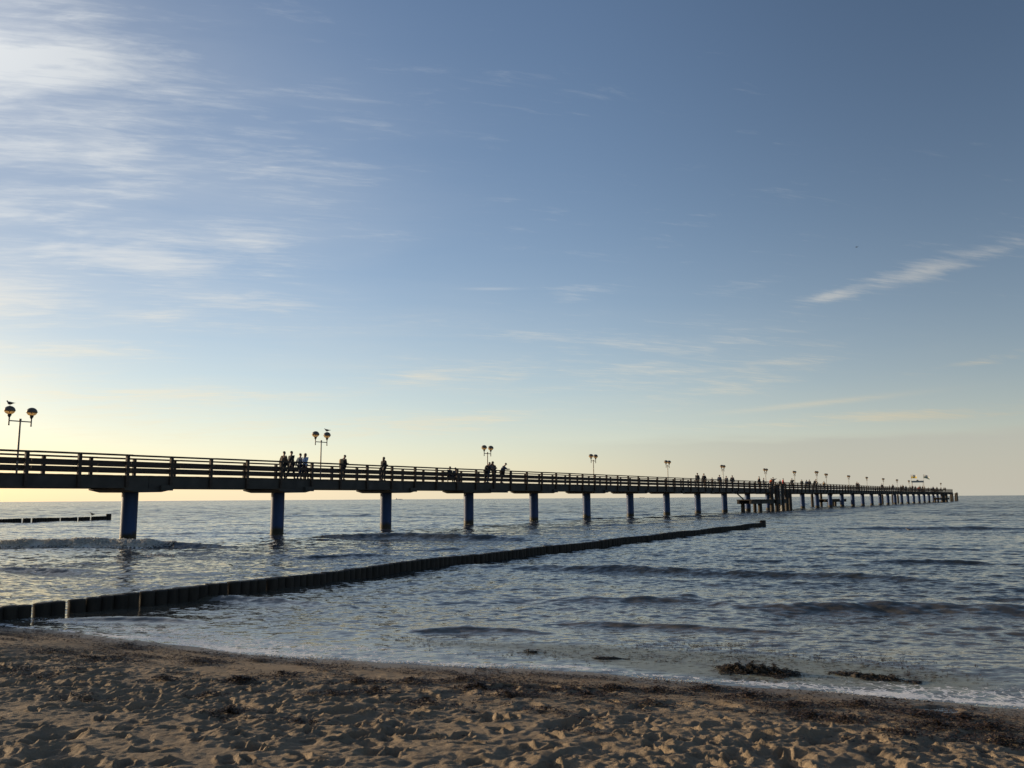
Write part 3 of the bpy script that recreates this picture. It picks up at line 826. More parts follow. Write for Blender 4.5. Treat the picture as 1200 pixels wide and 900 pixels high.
person('hunch', 'black', 'black', 578.8, -.3, 'hunched dark figure right of the third lamp pole', 180, 1.04, 1.1)
person('lean', 'navy', 'black', 588.5, -1.05, 'stout dark figure bent over the rail, rightmost of the group by the third lamp', -75, 1.0, 1.3)
CR1 = 'first crowd before the landing stage'
person('stand', 'black', 'black', 817.3, -.6, 'tall dark person leftmost of the first crowd', 180, 1.05, 1.1, group=CR1)
person('walk', 'black', 'brown', 825, -.4, 'dark person second from left in the first crowd', 180, 1.05, 1.15, group=CR1)
person('hunch', 'grey', 'black', 834, -.2, 'short child-sized figure in the first crowd, low behind the rail', 0, .78, 1.1, group=CR1)
person('walk', 'navy', 'black', 843, 0, 'dark person left of the sixth lamp in the first crowd', 0, 1.02, 1.1, group=CR1)
person('stand', 'grey', 'black', 851, -.4, 'dark person just right of the sixth lamp in the first crowd', 0, .95, 1.1, group=CR1)
person('walk', 'black', 'jeans', 858, -.2, 'dark person rightmost of the first crowd', 0, 1.03, 1.05, group=CR1)
CR2 = 'second crowd above the landing stage'
person('stand', 'black', 'black', 889.5, -.6, 'broad dark person left of the seventh lamp', -90, 1.06, 1.35, group=CR2)
person('stand', 'grey', 'black', 894.8, -.4, 'slighter dark person just left of the seventh lamp', -90, .95, 1.05, group=CR2)
person('stand', 'orange', 'black', 903.6, -.3, 'person in orange standing beside the pointing one', 0, .95, .7, group=CR2)
person('point', 'black', 'black', 905.8, -.6, 'dark person pointing to the right with outstretched arm', -20, 1.05, 1.1, group=CR2)
person('stand', 'black', 'black', 914, -.6, 'short dark person left of the one in red', 0, .85, 1.1, group=CR2)
person('stand', 'red', 'black', 917.7, -.6, 'person in a bright red jacket by the rail', -90, 1.0, 1.1, group=CR2)
person('wave', 'black', 'black', 928, -.6, 'dark person with a raised hand at the eighth lamp', 0, 1.04, 1.15, group=CR2)
CR3 = 'third crowd left of the close lamp pair'
for px, kd, tp, hg, fc, lb in ((939.5, 'stand', 'black', .98, 0, 'dark person alone, leftmost of the third crowd'), (945, 'chat', 'navy', .98, 0, 'dark blue clad person second in the third crowd'), (948.5, 'walk', 'black', 1.02, 0, 'dark person third in the third crowd'),
    (953.8, 'lean', 'black', 1.12, -90, 'tallest broad dark person of the third crowd'), (956.8, 'chat', 'grey', .95, 180, 'grey clad person rightmost of the third crowd'), (965.6, 'stand', 'tan', .95, 180, 'person in light clothing at the foot of the extra lamp')):
    person(kd, tp, 'black', px, -.5, lb, fc, hg, 1.15, group=CR3)
person('chat', 'black', 'black', 1004.2, -.4, 'dark person walking alone between the tenth and eleventh lamps, left of two', 0, 1.08, 1.3, group='pair between the tenth and eleventh lamps')
person('chat', 'grey', 'black', 1006.2, .2, 'dark person between the tenth and eleventh lamps, right of two', 180, 1.0, 1.1, group='pair between the tenth and eleventh lamps')
CE = 'people far out near the gate and pier end'
far_people = [(1033.5, 'stand', 'black', 'lone dark figure under the twelfth lamp'), (1042.3, 'stand', 'grey', 'small dark figure left of the taller one before the thirteenth lamp'), (1046.2, 'stand', 'black', 'taller dark figure just left of the thirteenth lamp'),
 (1055.5, 'chat', 'black', 'dark figure first after the thirteenth lamp'), (1058, 'stand', 'brown', 'brown clad figure second after the thirteenth lamp'), (1061.5, 'stand', 'navy', 'dark blue clad figure third after the thirteenth lamp'),
 (1066.5, 'stand', 'black', 'dark figure beside the fourteenth lamp pole'), (1069.3, 'chat', 'black', 'dark figure by the left post of the gate'), (1072.5, 'stand', 'grey', 'grey clad figure under the gate, left of the red one'),
 (1076.2, 'stand', 'red', 'small figure in red under the gate'), (1078, 'chat', 'brown', 'brown clad figure under the gate, right of the red one'), (1081, 'lean', 'black', 'dark figure by the right post of the gate'), (1083.5, 'stand', 'black', 'dark figure just past the gate'),
 (1088, 'chat', 'grey', 'low grey figure between the gate and the last lamp, leftmost'), (1091, 'chat', 'black', 'low dark figure between the gate and the last lamp, second'), (1093.5, 'stand', 'navy', 'dark blue figure between the gate and the last lamp, third'),
 (1097.8, 'hunch', 'black', 'tall stooping dark figure left of the last lamp'), (1102.5, 'wave', 'black', 'dark figure with a raised hand left of the last lamp'), (1106, 'stand', 'black', 'broad dark figure below the last lamp'), (1107.6, 'stand', 'grey', 'rightmost figure at the tip of the pier')]
for px, kd, tp, lb in far_people:
    person(kd, tp, 'black', px, random.uniform(-1.0, .3), lb, random.choice((0, 180, -90, 90)), random.uniform(.94, 1.08) * (.85 if lb.startswith('low') or lb.startswith('small') else 1), .8 if tp == 'red' else 1.2, group=CE)

# ------------------------------------------------------------------ gate with sign and flags
gate = empty('gate_arch', P(259.5, 0, GT + .056), RZ); setp(gate, 'tall thin gate arch with a blue grey sign board across the pier', 'gate')
for y in (-1.5, 1.5): MB().tube((0, y, 0), (0, y, 3.3), .06, .06, 10).build('gate_post', MAT['galv'], gate)
signm = simple('sign_board_paint', (.05, .085, .13), .5, var=.1, bump=0)
MB().box(-.06, .06, -1.7, 1.7, 2.78, 3.32).build('sign_board', signm, gate)
mb = MB(); mb.loft([[Vector((x_, .0 + .32 * math.cos(t), 3.33 + .30 * max(0, math.sin(t)))) for t in np.linspace(0, math.pi, 9)] for x_ in (-.04, .04)]); mb.build('round_plaque', MAT['neck'], gate)
fl_y = simple('flag_yellow', (.75, .55, .14), .85, var=.05, bump=0); fl_w = simple('flag_white', (.78, .76, .70), .85, var=.05, bump=0); fl_g = simple('flag_grey_green', (.20, .26, .22), .85, var=.05, bump=0)
for m_ in (fl_y, fl_w, fl_g):
    nt_ = m_.node_tree; t_ = nt_.nodes.new('ShaderNodeBsdfTranslucent'); x_ = nt_.nodes.new('ShaderNodeMixShader'); x_.inputs[0].default_value = .65
    bs = nt_.nodes['Principled BSDF']; nt_.links.new(bs.inputs['Base Color'].links[0].from_socket, t_.inputs[0])
    nt_.links.new(bs.outputs[0], x_.inputs[1]); nt_.links.new(t_.outputs[0], x_.inputs[2]); nt_.links.new(x_.outputs[0], nt_.nodes['Material Output'].inputs[0])
def flag(loc, label, c1, c2, droop):
    t = empty('flagpole', loc, RZ - R(62)); setp(t, label, 'flag', 'flags at the gate')
    MB().tube((0, 0, 0), (0, 0, 5.3), .045, .03, 8).build('pole', MAT['galv'], t)
    for k, (mt, z0, z1) in enumerate(((c1, .0, .55), (c2, .55, 1.15))):
        mb = MB(); nu = 14; vs = []
        for side in (0,):
            for i in range(nu + 1):
                u = i / nu
                for zz in (z0, z1):
                    vs.append((.05 + u * 1.7, .16 * math.sin(u * 7 + k * .3) * u + side * .004, 5.2 - zz * (1 - .15 * u) - droop * u * u))
        w = 2 * (nu + 1); fs = []
        for i in range(nu):
            a = 2 * i; fs.append((a, a + 2, a + 3, a + 1))
        mb.add(vs, fs, True); mb.build('flag_cloth', mt, t)
flag(P(259.5, 1.75, GT + .056), 'yellow and white flag on the left pole of the gate', fl_w, fl_y, .15)
flag(P(259.5, -1.75, GT + .056), 'white and grey green flag drooping on the right pole of the gate', fl_w, fl_g, .75)

# ------------------------------------------------------------------ birds
gullw = simple('gull_grey', (.14, .14, .15), .8, var=.2, bump=0); gullb = simple('gull_dark', (.05, .05, .055), .8, var=.2, bump=0); billm = simple('bill_yellow', (.35, .22, .05), .6, var=.1, bump=0)
def gull(loc, rz, label, pose_='stand', sc_=1.0, group='gulls'):
    rings = []
    # x along body, centre height, half width, half height
    spec_ = [(-.28, .150, .006, .006), (-.22, .152, .022, .012), (-.16, .152, .042, .026), (-.06, .155, .066, .052), (.04, .158, .074, .066), (.11, .172, .062, .062), (.155, .205, .042, .048), (.175, .245, .034, .040), (.195, .275, .037, .036), (.225, .280, .026, .026), (.245, .278, .010, .010)]
    for x_, z_, w, h_ in spec_:
        w *= 1.35; h_ *= 1.35 if x_ < .16 else 1.2
        rings.append([Vector((x_, w * math.cos(t), z_ + h_ * math.sin(t))) for t in np.linspace(0, 2 * math.pi, 12, endpoint=False)])
    dz = 0 if pose_ == 'stand' else -.10
    mb = MB().loft([[v + Vector((0, 0, dz)) for v in r_] for r_ in rings])
    body = mb.build('gull', gullw); body.location = loc; body.rotation_euler = (0, 0, rz); body.scale = (sc_,) * 3
    setp(body, label, 'gull', group)
    mb = MB().loft([[Vector((x_, w * math.cos(t), z_ + dz + w * math.sin(t))) for t in np.linspace(0, 2 * math.pi, 6, endpoint=False)] for x_, w, z_ in ((.238, .010, .276), (.275, .007, .272), (.292, .002, .266))])
    mb.build('bill', billm, body)
    if pose_ == 'stand':
        for y in (-.025, .025):
            mb = MB().tube((.01, y, 0), (.0, y, .11), .006, .007, 6); mb.box(-.005, .05, y - .018, y + .018, 0, .006); mb.build('leg', billm, body)
    if pose_ == 'fly':
        for sg in (-1, 1):
            mb = MB(); secs = ((.04, .11, .155, .07), (.28, .135, .215, .05), (.5, .03, .19, .02), (.68, -.10, .15, .004)); rs_ = []
            for y, xf, z_, ch in secs:
                c = .16 if y < .4 else .09 if y < .6 else .02
                rs_.append([Vector((xf + dz * 0, sg * y, z_ + .008)), Vector((xf - c, sg * y, z_ + .002)), Vector((xf - c, sg * y, z_ - .002)), Vector((xf, sg * y, z_ - .008))])
            mb.loft(rs_); mb.build('wing', gullb, body)
    else:
        for sg in (-1, 1):
            mb = MB().loft([[Vector((x_ , sg * (y + .012 * math.cos(t)), z_ + dz + h_ * math.sin(t))) for t in np.linspace(0, 2 * math.pi, 8, endpoint=False)] for x_, y, z_, h_ in ((.09, .074, .178, .026), (.0, .090, .170, .056), (-.12, .066, .165, .040), (-.22, .030, .162, .016), (-.33, .010, .158, .004))])
            mb.build('wing', gullb, body)
    return body
ca = RZ
def lamp_top(k, x):
    o = LAMPS[k]; return o.location + Matrix.Rotation(o.rotation_euler.z, 3, 'Z') @ Vector((x, 0, 3.40))
gull(lamp_top(0, -.53), R(170), 'dark gull perched on the left globe of the leftmost lamp', sc_=.88)
gull(lamp_top(1, .53), R(175), 'dark gull perched on the right globe of the second lamp', sc_=.84)
q = min(G2P, key=lambda p: abs((p.x / p.y) - (ground_pt(107, 608).x / ground_pt(107, 608).y)))
gull((q.x, q.y, .47), R(160), 'tiny gull standing on the distant row of posts', sc_=1.3)
q = ground_pt(1066, 622); gull((q.x, q.y, sea_z(q.x, q.y) - .02), R(150), 'tiny dark bird floating on the open water at right', 'swim', .85)
dq = CM @ Vector((1004 - 600, 450 - 290, -F)); dq = dq.normalized() * 260
gull((dq.x, dq.y, dq.z + EYE), R(200), 'dark bird flying alone in the blue sky at right', 'fly', 1.15)

# ------------------------------------------------------------------ ships on the horizon
def ship(px, dist, L_, label):
    dv = ground_pt(px, 640); dv = Vector((dv.x, dv.y, 0)).normalized() * dist
    root = empty('cargo_ship', (dv.x, dv.y, 0), math.atan2(dv.x, dv.y) * -1 + .2); setp(root, label, 'ship', 'ships on the horizon')
    hm = simple('ship_hull', (.42, .38, .36), .6, var=.1, bump=0) if 'ship_hull' not in bpy.data.materials else bpy.data.materials['ship_hull']  # pale ship colours stand in for haze over the distance
    wm = simple('ship_white', (.7, .68, .64), .6, var=.05, bump=0) if 'ship_white' not in bpy.data.materials else bpy.data.materials['ship_white']
    rings = []
    for t, w, z1 in ((-.5, .05, .052), (-.47, .08, .05), (-.2, .09, .045), (.3, .09, .045), (.42, .06, .055), (.5, .004, .07)):
        rings.append([Vector((t * L_, -w * L_, z1 * L_)), Vector((t * L_ * .97, -w * .8 * L_, -.02 * L_)), Vector((t * L_ * .97, w * .8 * L_, -.02 * L_)), Vector((t * L_, w * L_, z1 * L_))])
    MB().loft(rings).build('hull', hm, root)
    mb = MB(); mb.box(-.44 * L_, -.3 * L_, -.07 * L_, .07 * L_, .051 * L_, .13 * L_); mb.box(-.42 * L_, -.34 * L_, -.05 * L_, .05 * L_, .1302 * L_, .155 * L_); mb.build('wheelhouse', wm, root)
    MB().tube((-.38 * L_, 0, .155 * L_), (-.38 * L_, 0, .2 * L_), .012 * L_, .01 * L_, 8).build('funnel', hm, root)
    mb = MB()
    for t in (-.15, .02, .2): mb.box((t - .07) * L_, (t + .07) * L_, -.06 * L_, .06 * L_, .0455 * L_, .07 * L_)
    mb.build('hatch_covers', wm, root)
ship(467, 9000, 78, 'faint pale ship on the horizon at left of centre, between two piles')
ship(754, 11000, 70, 'very faint small ship on the horizon right of centre')

# ------------------------------------------------------------------ seaweed and foam
weedm = simple('seaweed', (.055, .030, .014), .6, var=.6, scale=14, bump=.3, bscale=80)
weedw = simple('wet_seaweed', (.060, .042, .022), .6, var=.6, scale=10, bump=.3, bscale=60)
def ribbon(V, Fc, c, ln, w, yaw, curl, lift):
    n = 4; base_ = len(V)
    for i in range(n + 1):
        u = i / n - .5; a = yaw + curl * u
        x = c[0] + math.cos(a) * u * ln; y = c[1] + math.sin(a) * u * ln
        z = c[2] + lift * (1 - (2 * u) ** 2) * .5 + random.uniform(0, .004)
        nx, ny = -math.sin(a) * w / 2, math.cos(a) * w / 2
        tz = random.uniform(-.4, .4) * w
        V.append((x + nx, y + ny, z + tz)); V.append((x - nx, y - ny, z - tz))
    for i in range(n):
        a = base_ + 2 * i; Fc.append((a, a + 2, a + 3, a + 1))
V = []; Fc = []
cl = []
for k in range(230):
    x = rng.uniform(-9, 7.5); dd = abs(rng.normal(.75, .55)) + .12
    if rng.random() < .25: dd = rng.uniform(.3, 3.4)
    cl.append((x, dd, rng.uniform(.10, .42) * (1.2 if x > 0 else .9), int(rng.uniform(20, 100))))
for px, py, sz, n in ((60, 765, .35, 120), (40, 800, .35, 120), (100, 830, .3, 80), (230, 775, .3, 140), (240, 820, .25, 120), (330, 790, .4, 160), (390, 820, .35, 160), (420, 800, .3, 160), (500, 830, .3, 120), (640, 840, .3, 80), (760, 825, .3, 120), (930, 825, .4, 220), (990, 845, .4, 180), (1130, 838, .4, 240), (1180, 870, .4, 200), (560, 806, .30, 260), (650, 806, .4, 260), (720, 804, .3, 200), (480, 800, .35, 200), (540, 795, .4, 200), (770, 806, .3, 160), (280, 800, .28, 300), (270, 846, .22, 200), (130, 772, .3, 150), (150, 755, .4, 140),
                      (830, 802, .3, 240), (880, 812, .35, 240), (1010, 822, .5, 300), (1080, 835, .4, 200), (1160, 852, .5, 300), (1100, 850, .5, 240), (1060, 866, .35, 200), (350, 858, .25, 120), (20, 790, .3, 120), (440, 815, .3, 200), (600, 818, .3, 200), (690, 815, .25, 140), (950, 838, .3, 150), (190, 800, .3, 160)):
    q = ground_pt(px, py, .08)
    for j in range(n):
        r_ = abs(rng.normal(0, sz * .5)); t = rng.uniform(0, 6.28)
        x = q.x + r_ * math.cos(t) * 1.5; y = q.y + r_ * math.sin(t) * .7
        if shore_d(np.array([x]), np.array([y]))[0] < .06: continue
        ribbon(V, Fc, (x, y, beach_z(x, y) + .008 + .03 * math.exp(-(r_ / sz * 3)**2) * random.random() * 1.6), rng.uniform(.03, .11), rng.uniform(.004, .014), rng.normal(.1, .9), rng.uniform(-1.5, 1.5), rng.uniform(0, .025))
for x0, dd, sz, n in cl:
    y0 = float(np.interp(x0, SHX, SHY)) - dd / .915
    for j in range(n):
        x = x0 + rng.normal(0, sz); y = y0 + rng.normal(0, sz * .28) - (x - x0) * .42
        if shore_d(np.array([x]), np.array([y]))[0] < .05: continue
        ribbon(V, Fc, (x, y, beach_z(x, y) + .006 + random.random() * .008), rng.uniform(.02, .08), rng.uniform(.003, .011), rng.normal(-.2, .8), rng.uniform(-1.5, 1.5), rng.uniform(0, .02))
for px, py, sx_, sy_, n in ((530, 756, 45, 2.5, 150), (490, 749, 30, 2, 90), (620, 766, 40, 3, 160), (700, 762, 50, 5, 260), (760, 772, 50, 3, 200), (820, 756, 60, 3, 260), (870, 768, 60, 4, 320), (960, 775, 60, 5, 300), (1030, 782, 50, 5, 240), (900, 795, 50, 3, 160), (1080, 795, 40, 4, 140)):
    for j in range(n):
        q = ground_pt(px + rng.normal(0, sx_), py + rng.normal(0, sy_))
        if -shore_d(np.array([q.x]), np.array([q.y]))[0] < .12: continue
        ribbon(V, Fc, (q.x, q.y, sea_z(q.x, q.y) + .004), rng.uniform(.015, .07), rng.uniform(.003, .010), rng.normal(0, .5), rng.uniform(-1, 1), rng.uniform(0, .006))
mb = MB(); mb.v = V; mb.f = Fc; mb.sm = [True] * len(Fc)
o = mb.build('seaweed_litter', weedm); setp(o, 'brown seaweed scraps strewn over the sand along the waterline', 'seaweed', kind='stuff')

def weed_mound(px0, py0, px1, py1, h, wid, n, label):
    a = ground_pt(px0, py0); c = ground_pt(px1, py1); ax = (c - a); Ln = ax.length; ax.normalize(); nx = Vector((-ax.y, ax.x, 0)); mid_ = (a + c) / 2
    V = []; Fc = []
    nu, nv = 70, 16; MBd = MB()
    hs = {}
    for i in range(nu + 1):
        for j in range(nv + 1):
            u = i / nu * 2 - 1; v = j / nv * 2 - 1
            e = max(0, 1 - u * u) ** .9 * max(0, 1 - v * v) * (.45 + 1.1 * float(vnoise(np.array([u * 3.3 + px0]), np.array([7.]), 502)[0]))
            hh = h * e * 3.2 * max(0, float(fbm(np.array([u * 9 + px0]), np.array([v * 3.2 + px0]), 4, 500)[0]) - .28) + random.uniform(-.009, .009) - .022
            p = ax * (u * Ln / 2) + nx * (v * wid * (.6 + .5 * float(vnoise(np.array([u * 3.]), np.array([px0 * 1.]), 501)[0]))); MBd.v.append((p.x, p.y, hh)); hs[i, j] = (p, hh)
    for i in range(nu):
        for j in range(nv):
            q = i * (nv + 1) + j; MBd.f.append((q, q + nv + 1, q + nv + 2, q + 1)); MBd.sm.append(True)
    tuft = [(random.gauss(0, .42), random.gauss(0, .45), random.uniform(.5, 1.3)) for _ in range(max(4, n // 90))]
    for k in range(n):
        tu, tv, th_ = random.choice(tuft)
        u = max(-1.15, min(1.15, tu + random.gauss(0, .11))); v = max(-1.5, min(1.5, tv + random.gauss(0, .30)))
        ii = min(nu, max(0, int((u + 1) / 2 * nu))); jj = min(nv, max(0, int((v + 1) / 2 * nv)))
        p = ax * (u * Ln / 2) + nx * (v * wid * .8); hh = hs[ii, jj][1] if abs(u) < 1 and abs(v) < 1 else 0
        ribbon(MBd.v, MBd.f, (p.x, p.y, max(hh, .002) + random.uniform(0, h * .40) * th_ * math.exp(-v * v * 2)), random.uniform(.03, .10), random.uniform(.004, .013), random.uniform(0, 6.28), random.uniform(-2, 2), random.uniform(0, .022) * th_)
    MBd.sm = [True] * len(MBd.f)
    o = MBd.build('seaweed_mound', weedw); o.location = (mid_.x, mid_.y, 0); setp(o, label, 'seaweed', 'seaweed lumps awash near the shore')
weed_mound(834, 784, 945, 792, .070, .24, 2600, 'largest dark seaweed mound awash in the shallows')
weed_mound(965, 789, 1068, 799, .042, .18, 1300, 'low dark seaweed lump to the right of the largest mound')
weed_mound(686, 771, 748, 773, .03, .07, 300, 'small flat dark seaweed patch left of the largest mound, by itself')
weed_mound(612, 764, 632, 765, .03, .04, 120, 'tiniest seaweed scrap on the water, leftmost of the patches')
# bubbly foam lumps at the lip of the wash and on the breaking wave by the first pile
foamm = simple('foam', (.88, .86, .82), .6, var=.08, bump=.3, bscale=90)
nt_ = foamm.node_tree; t_ = nt_.nodes.new('ShaderNodeBsdfTranslucent'); t_.inputs[0].default_value = (.95, .93, .88, 1); x_ = nt_.nodes.new('ShaderNodeMixShader'); x_.inputs[0].default_value = .7
nt_.links.new(nt_.nodes['Principled BSDF'].outputs[0], x_.inputs[1]); nt_.links.new(t_.outputs[0], x_.inputs[2]); nt_.links.new(x_.outputs[0], nt_.nodes['Material Output'].inputs[0])
fb = MB()
ico = [(0, 0, 1)] + [(math.cos(t) * .85, math.sin(t) * .85, .45) for t in np.linspace(0, 6.283, 6, endpoint=False)] + [(math.cos(t), math.sin(t), -.2) for t in np.linspace(0, 6.283, 6, endpoint=False)]
icf = [(0, 1 + k, 1 + (k + 1) % 6) for k in range(6)] + [(1 + k, 7 + k, 7 + (k + 1) % 6, 1 + (k + 1) % 6) for k in range(6)]
def blob(x, y, z, r_, fl=.6):
    fb.add([(x + a * r_ * random.uniform(.8, 1.2), y + c * r_ * random.uniform(.8, 1.2), z + e * r_ * fl * random.uniform(.8, 1.2)) for a, c, e in ico], icf, True)
for k in range(3000):
    x = rng.uniform(-9.5, 6.5)
    dens = vnoise(np.array([x * 1.1]), np.array([3.]), 600)[0]
    if rng.random() > .03 + 2.2 * max(0, dens - .5): continue
    lo, hi = 0.0, 25.0
    y = float(np.interp(x, SHX, SHY))
    for _ in range(6): y += float(shore_d(np.array([x]), np.array([y]))[0]) / .915
    y += abs(rng.normal(0, .05)) * (.4 + dens) + .01
    blob(x, y, max(beach_z(x, y), sea_z(x, y)) + .001, rng.uniform(.002, .006) * (1 + .9 * dens), .5)
q = ground_pt(188, 691)
a4, c4 = ground_pt(-120, 641), ground_pt(290, 642)
for k in range(9000):
    x = rng.uniform(-34, -15.6)
    t = (x - a4.x) / (c4.x - a4.x); w = .75
    yc = a4.y + (c4.y - a4.y) * t + .5 * w * (vnoise(np.array([x * .35]), np.array([4.]), 304)[0] - .5) + 1.2 * w * math.sin(t * 3.1)
    dn = vnoise(np.array([x * 1.7]), np.array([1.]), 610)[0]
    if rng.random() > .35 + dn: continue
    y = yc - .12 + rng.normal(0, .20); z = sea_z(x, y)
    if z < .05: continue
    blob(x, y, z + abs(rng.normal(0, .008 + .03 * dn)), rng.uniform(.016, .06) * (.6 + dn), .7)
for px, py in ((182, 651.5), (190, 650.5), (120, 652), (448, 636.5), (165, 653)):
    q = ground_pt(px, py)
    for k in range(50): 
        x = q.x + rng.normal(0, .16); y = q.y + rng.normal(0, .12); blob(x, y, sea_z(x, y) + .005, rng.uniform(.015, .05), .8)
for n in range(0, 10):
    c = P(10 * n, 0, 0)
    for k in range(120):
        t = rng.uniform(0, 6.28); r_ = .43 + abs(rng.normal(0, .1)); x = c.x + r_ * math.cos(t); y = c.y + r_ * math.sin(t)
        blob(x, y, sea_z(x, y), rng.uniform(.008, .03), .6)
o = fb.build('sea_foam', foamm); setp(o, 'white foam bubbles along the wash and on the breaking wave', 'foam', kind='stuff')

# ------------------------------------------------------------------ light
SUN_AZ, SUN_EL = -68.0, 8.5
sl = bpy.data.lights.new('sun', 'SUN'); sl.energy = 5.0; sl.angle = R(.53); sl.color = (1.0, .79, .53)
so = bpy.data.objects.new('sun', sl); COL.objects.link(so)
sv = Vector((math.sin(R(SUN_AZ)) * math.cos(R(SUN_EL)), math.cos(R(SUN_AZ)) * math.cos(R(SUN_EL)), math.sin(R(SUN_EL))))
so.rotation_euler = sv.to_track_quat('Z', 'Y').to_euler()
so.location = (-30, 10, 30)

world = bpy.data.worlds.new('World'); scene.world = world; world.use_nodes = True
nt = world.node_tree; N = nt.nodes; L = nt.links
bg = N['Background']
sky = N.new('ShaderNodeTexSky'); sky.sky_type = 'NISHITA'; sky.sun_disc = False
sky.sun_elevation = R(SUN_EL); sky.sun_rotation = R(SUN_AZ); sky.altitude = 0; sky.air_density = 1.0; sky.dust_density = 1.2; sky.ozone_density = 1.5
tc = N.new('ShaderNodeTexCoord')
dirv = tc.outputs['Generated']
sp = N.new('ShaderNodeSeparateXYZ'); L.new(dirv, sp.inputs[0])
dxs, dys, dzs = sp.outputs
DEG = 180 / math.pi
az = math_('MULTIPLY', math_('ARCTAN2', dxs, dys), DEG)
el = math_('MULTIPLY', math_('ARCSINE', dzs), DEG)
def gauss(az0, el0, sa, se, rot=0, amp=1.0):
    a = math_('SUBTRACT', az, az0); e = math_('SUBTRACT', el, el0)
    c, s_ = math.cos(R(rot)), math.sin(R(rot))
    u = math_('DIVIDE', math_('ADD', math_('MULTIPLY', a, c), math_('MULTIPLY', e, s_)), sa)
    v = math_('DIVIDE', math_('SUBTRACT', math_('MULTIPLY', e, c), math_('MULTIPLY', a, s_)), se)
    q = math_('ADD', math_('MULTIPLY', u, u), math_('MULTIPLY', v, v))
    return math_('MULTIPLY', math_('EXPONENT', math_('MULTIPLY', q, -1.0)), amp)
def sumn(l):
    r_ = l[0]
    for q in l[1:]: r_ = math_('ADD', r_, q)
    return r_
def cmul(c, f):
    x = N.new('ShaderNodeVectorMath'); x.operation = 'SCALE'; L.new(c, x.inputs[0])
    if isinstance(f, (int, float)): x.inputs['Scale'].default_value = f
    else: L.new(f, x.inputs['Scale'])
    return x.outputs[0]

def vmul(a, c):
    x = N.new('ShaderNodeVectorMath'); x.operation = 'MULTIPLY'; L.new(a, x.inputs[0])
    if isinstance(c, tuple): x.inputs[1].default_value = c
    else: L.new(c, x.inputs[1])
    return x.outputs[0]
def cvec(c, f):
    x = N.new('ShaderNodeVectorMath'); x.operation = 'SCALE'; x.inputs[0].default_value = c; L.new(f, x.inputs['Scale']); return x.outputs[0]
elc = math_('MAXIMUM', el, 0.0)
# clear sky, brightest in the middle of the view where thin veil cloud lies in front of the blue
g = sumn([maprange(az, -48, -8, 1.12, 1.50), maprange(az, 2, 36, 0.0, -.50)])
basec = cmul(vmul(sky.outputs[0], (.95, .99, 1.14)), math_('MULTIPLY', g, .1))
# thin haze thickening to the horizon
h1 = math_('EXPONENT', math_('DIVIDE', elc, -9.0)); h2 = math_('EXPONENT', math_('DIVIDE', elc, -3.7))
hz_az = sumn([maprange(az, -60, -12, .30, 1.0), maprange(az, 22, 80, 0, -.8)])
basec = vadd(basec, cvec((.225, .26, .315), math_('MULTIPLY', h1, hz_az)))
basec = vadd(basec, cvec((.34, .25, .09), math_('MULTIPLY', h2, hz_az)))
# clouds: noise on a plane high above, seen in perspective
inv = math_('DIVIDE', 1.0, math_('ADD', math_('MAXIMUM', dzs, 0.0), .10))
cb_ = N.new('ShaderNodeCombineXYZ'); L.new(math_('MULTIPLY', dxs, inv), cb_.inputs[0]); L.new(math_('MULTIPLY', dys, inv), cb_.inputs[1])
cp = cb_.outputs[0]
def cnoise(sc, stretch, rot, seed, det_=9, rough_=.6, dist=.6):
    mp_ = N.new('ShaderNodeMapping'); mp_.inputs['Rotation'].default_value = (0, 0, R(rot)); L.new(cp, mp_.inputs[0])
    mp2 = N.new('ShaderNodeMapping'); mp2.inputs['Scale'].default_value = stretch; mp2.inputs['Location'].default_value = (seed, seed * .37, seed * 1.9); L.new(mp_.outputs[0], mp2.inputs[0])
    n = N.new('ShaderNodeTexNoise'); n.inputs['Scale'].default_value = sc; n.inputs['Detail'].default_value = det_; n.inputs['Roughness'].default_value = rough_; n.inputs['Distortion'].default_value = dist
    L.new(mp2.outputs[0], n.inputs['Vector']); return n.outputs['Fac']
n1 = cnoise(1.5, (.9, 2.8, 1), -8, 3.1, 7, .58, .8); n2 = cnoise(5.5, (.8, 3.0, 1), -12, 9.7, 8, .66, .7); n3 = cnoise(1.1, (1, 1.4, 1), 0, 21.0, 5, .5, .3)
n4 = cnoise(15.0, (.55, 2.6, 1), -14, 5.2, 6, .65, .5); n5 = cnoise(2.6, (.7, 1.6, 1), 4, 33.0, 4, .5, .5)
nn = sumn([math_('MULTIPLY', n1, .34), math_('MULTIPLY', n2, .40), math_('MULTIPLY', n4, .33), math_('MULTIPLY', n3, .06)])     # about .55 mean
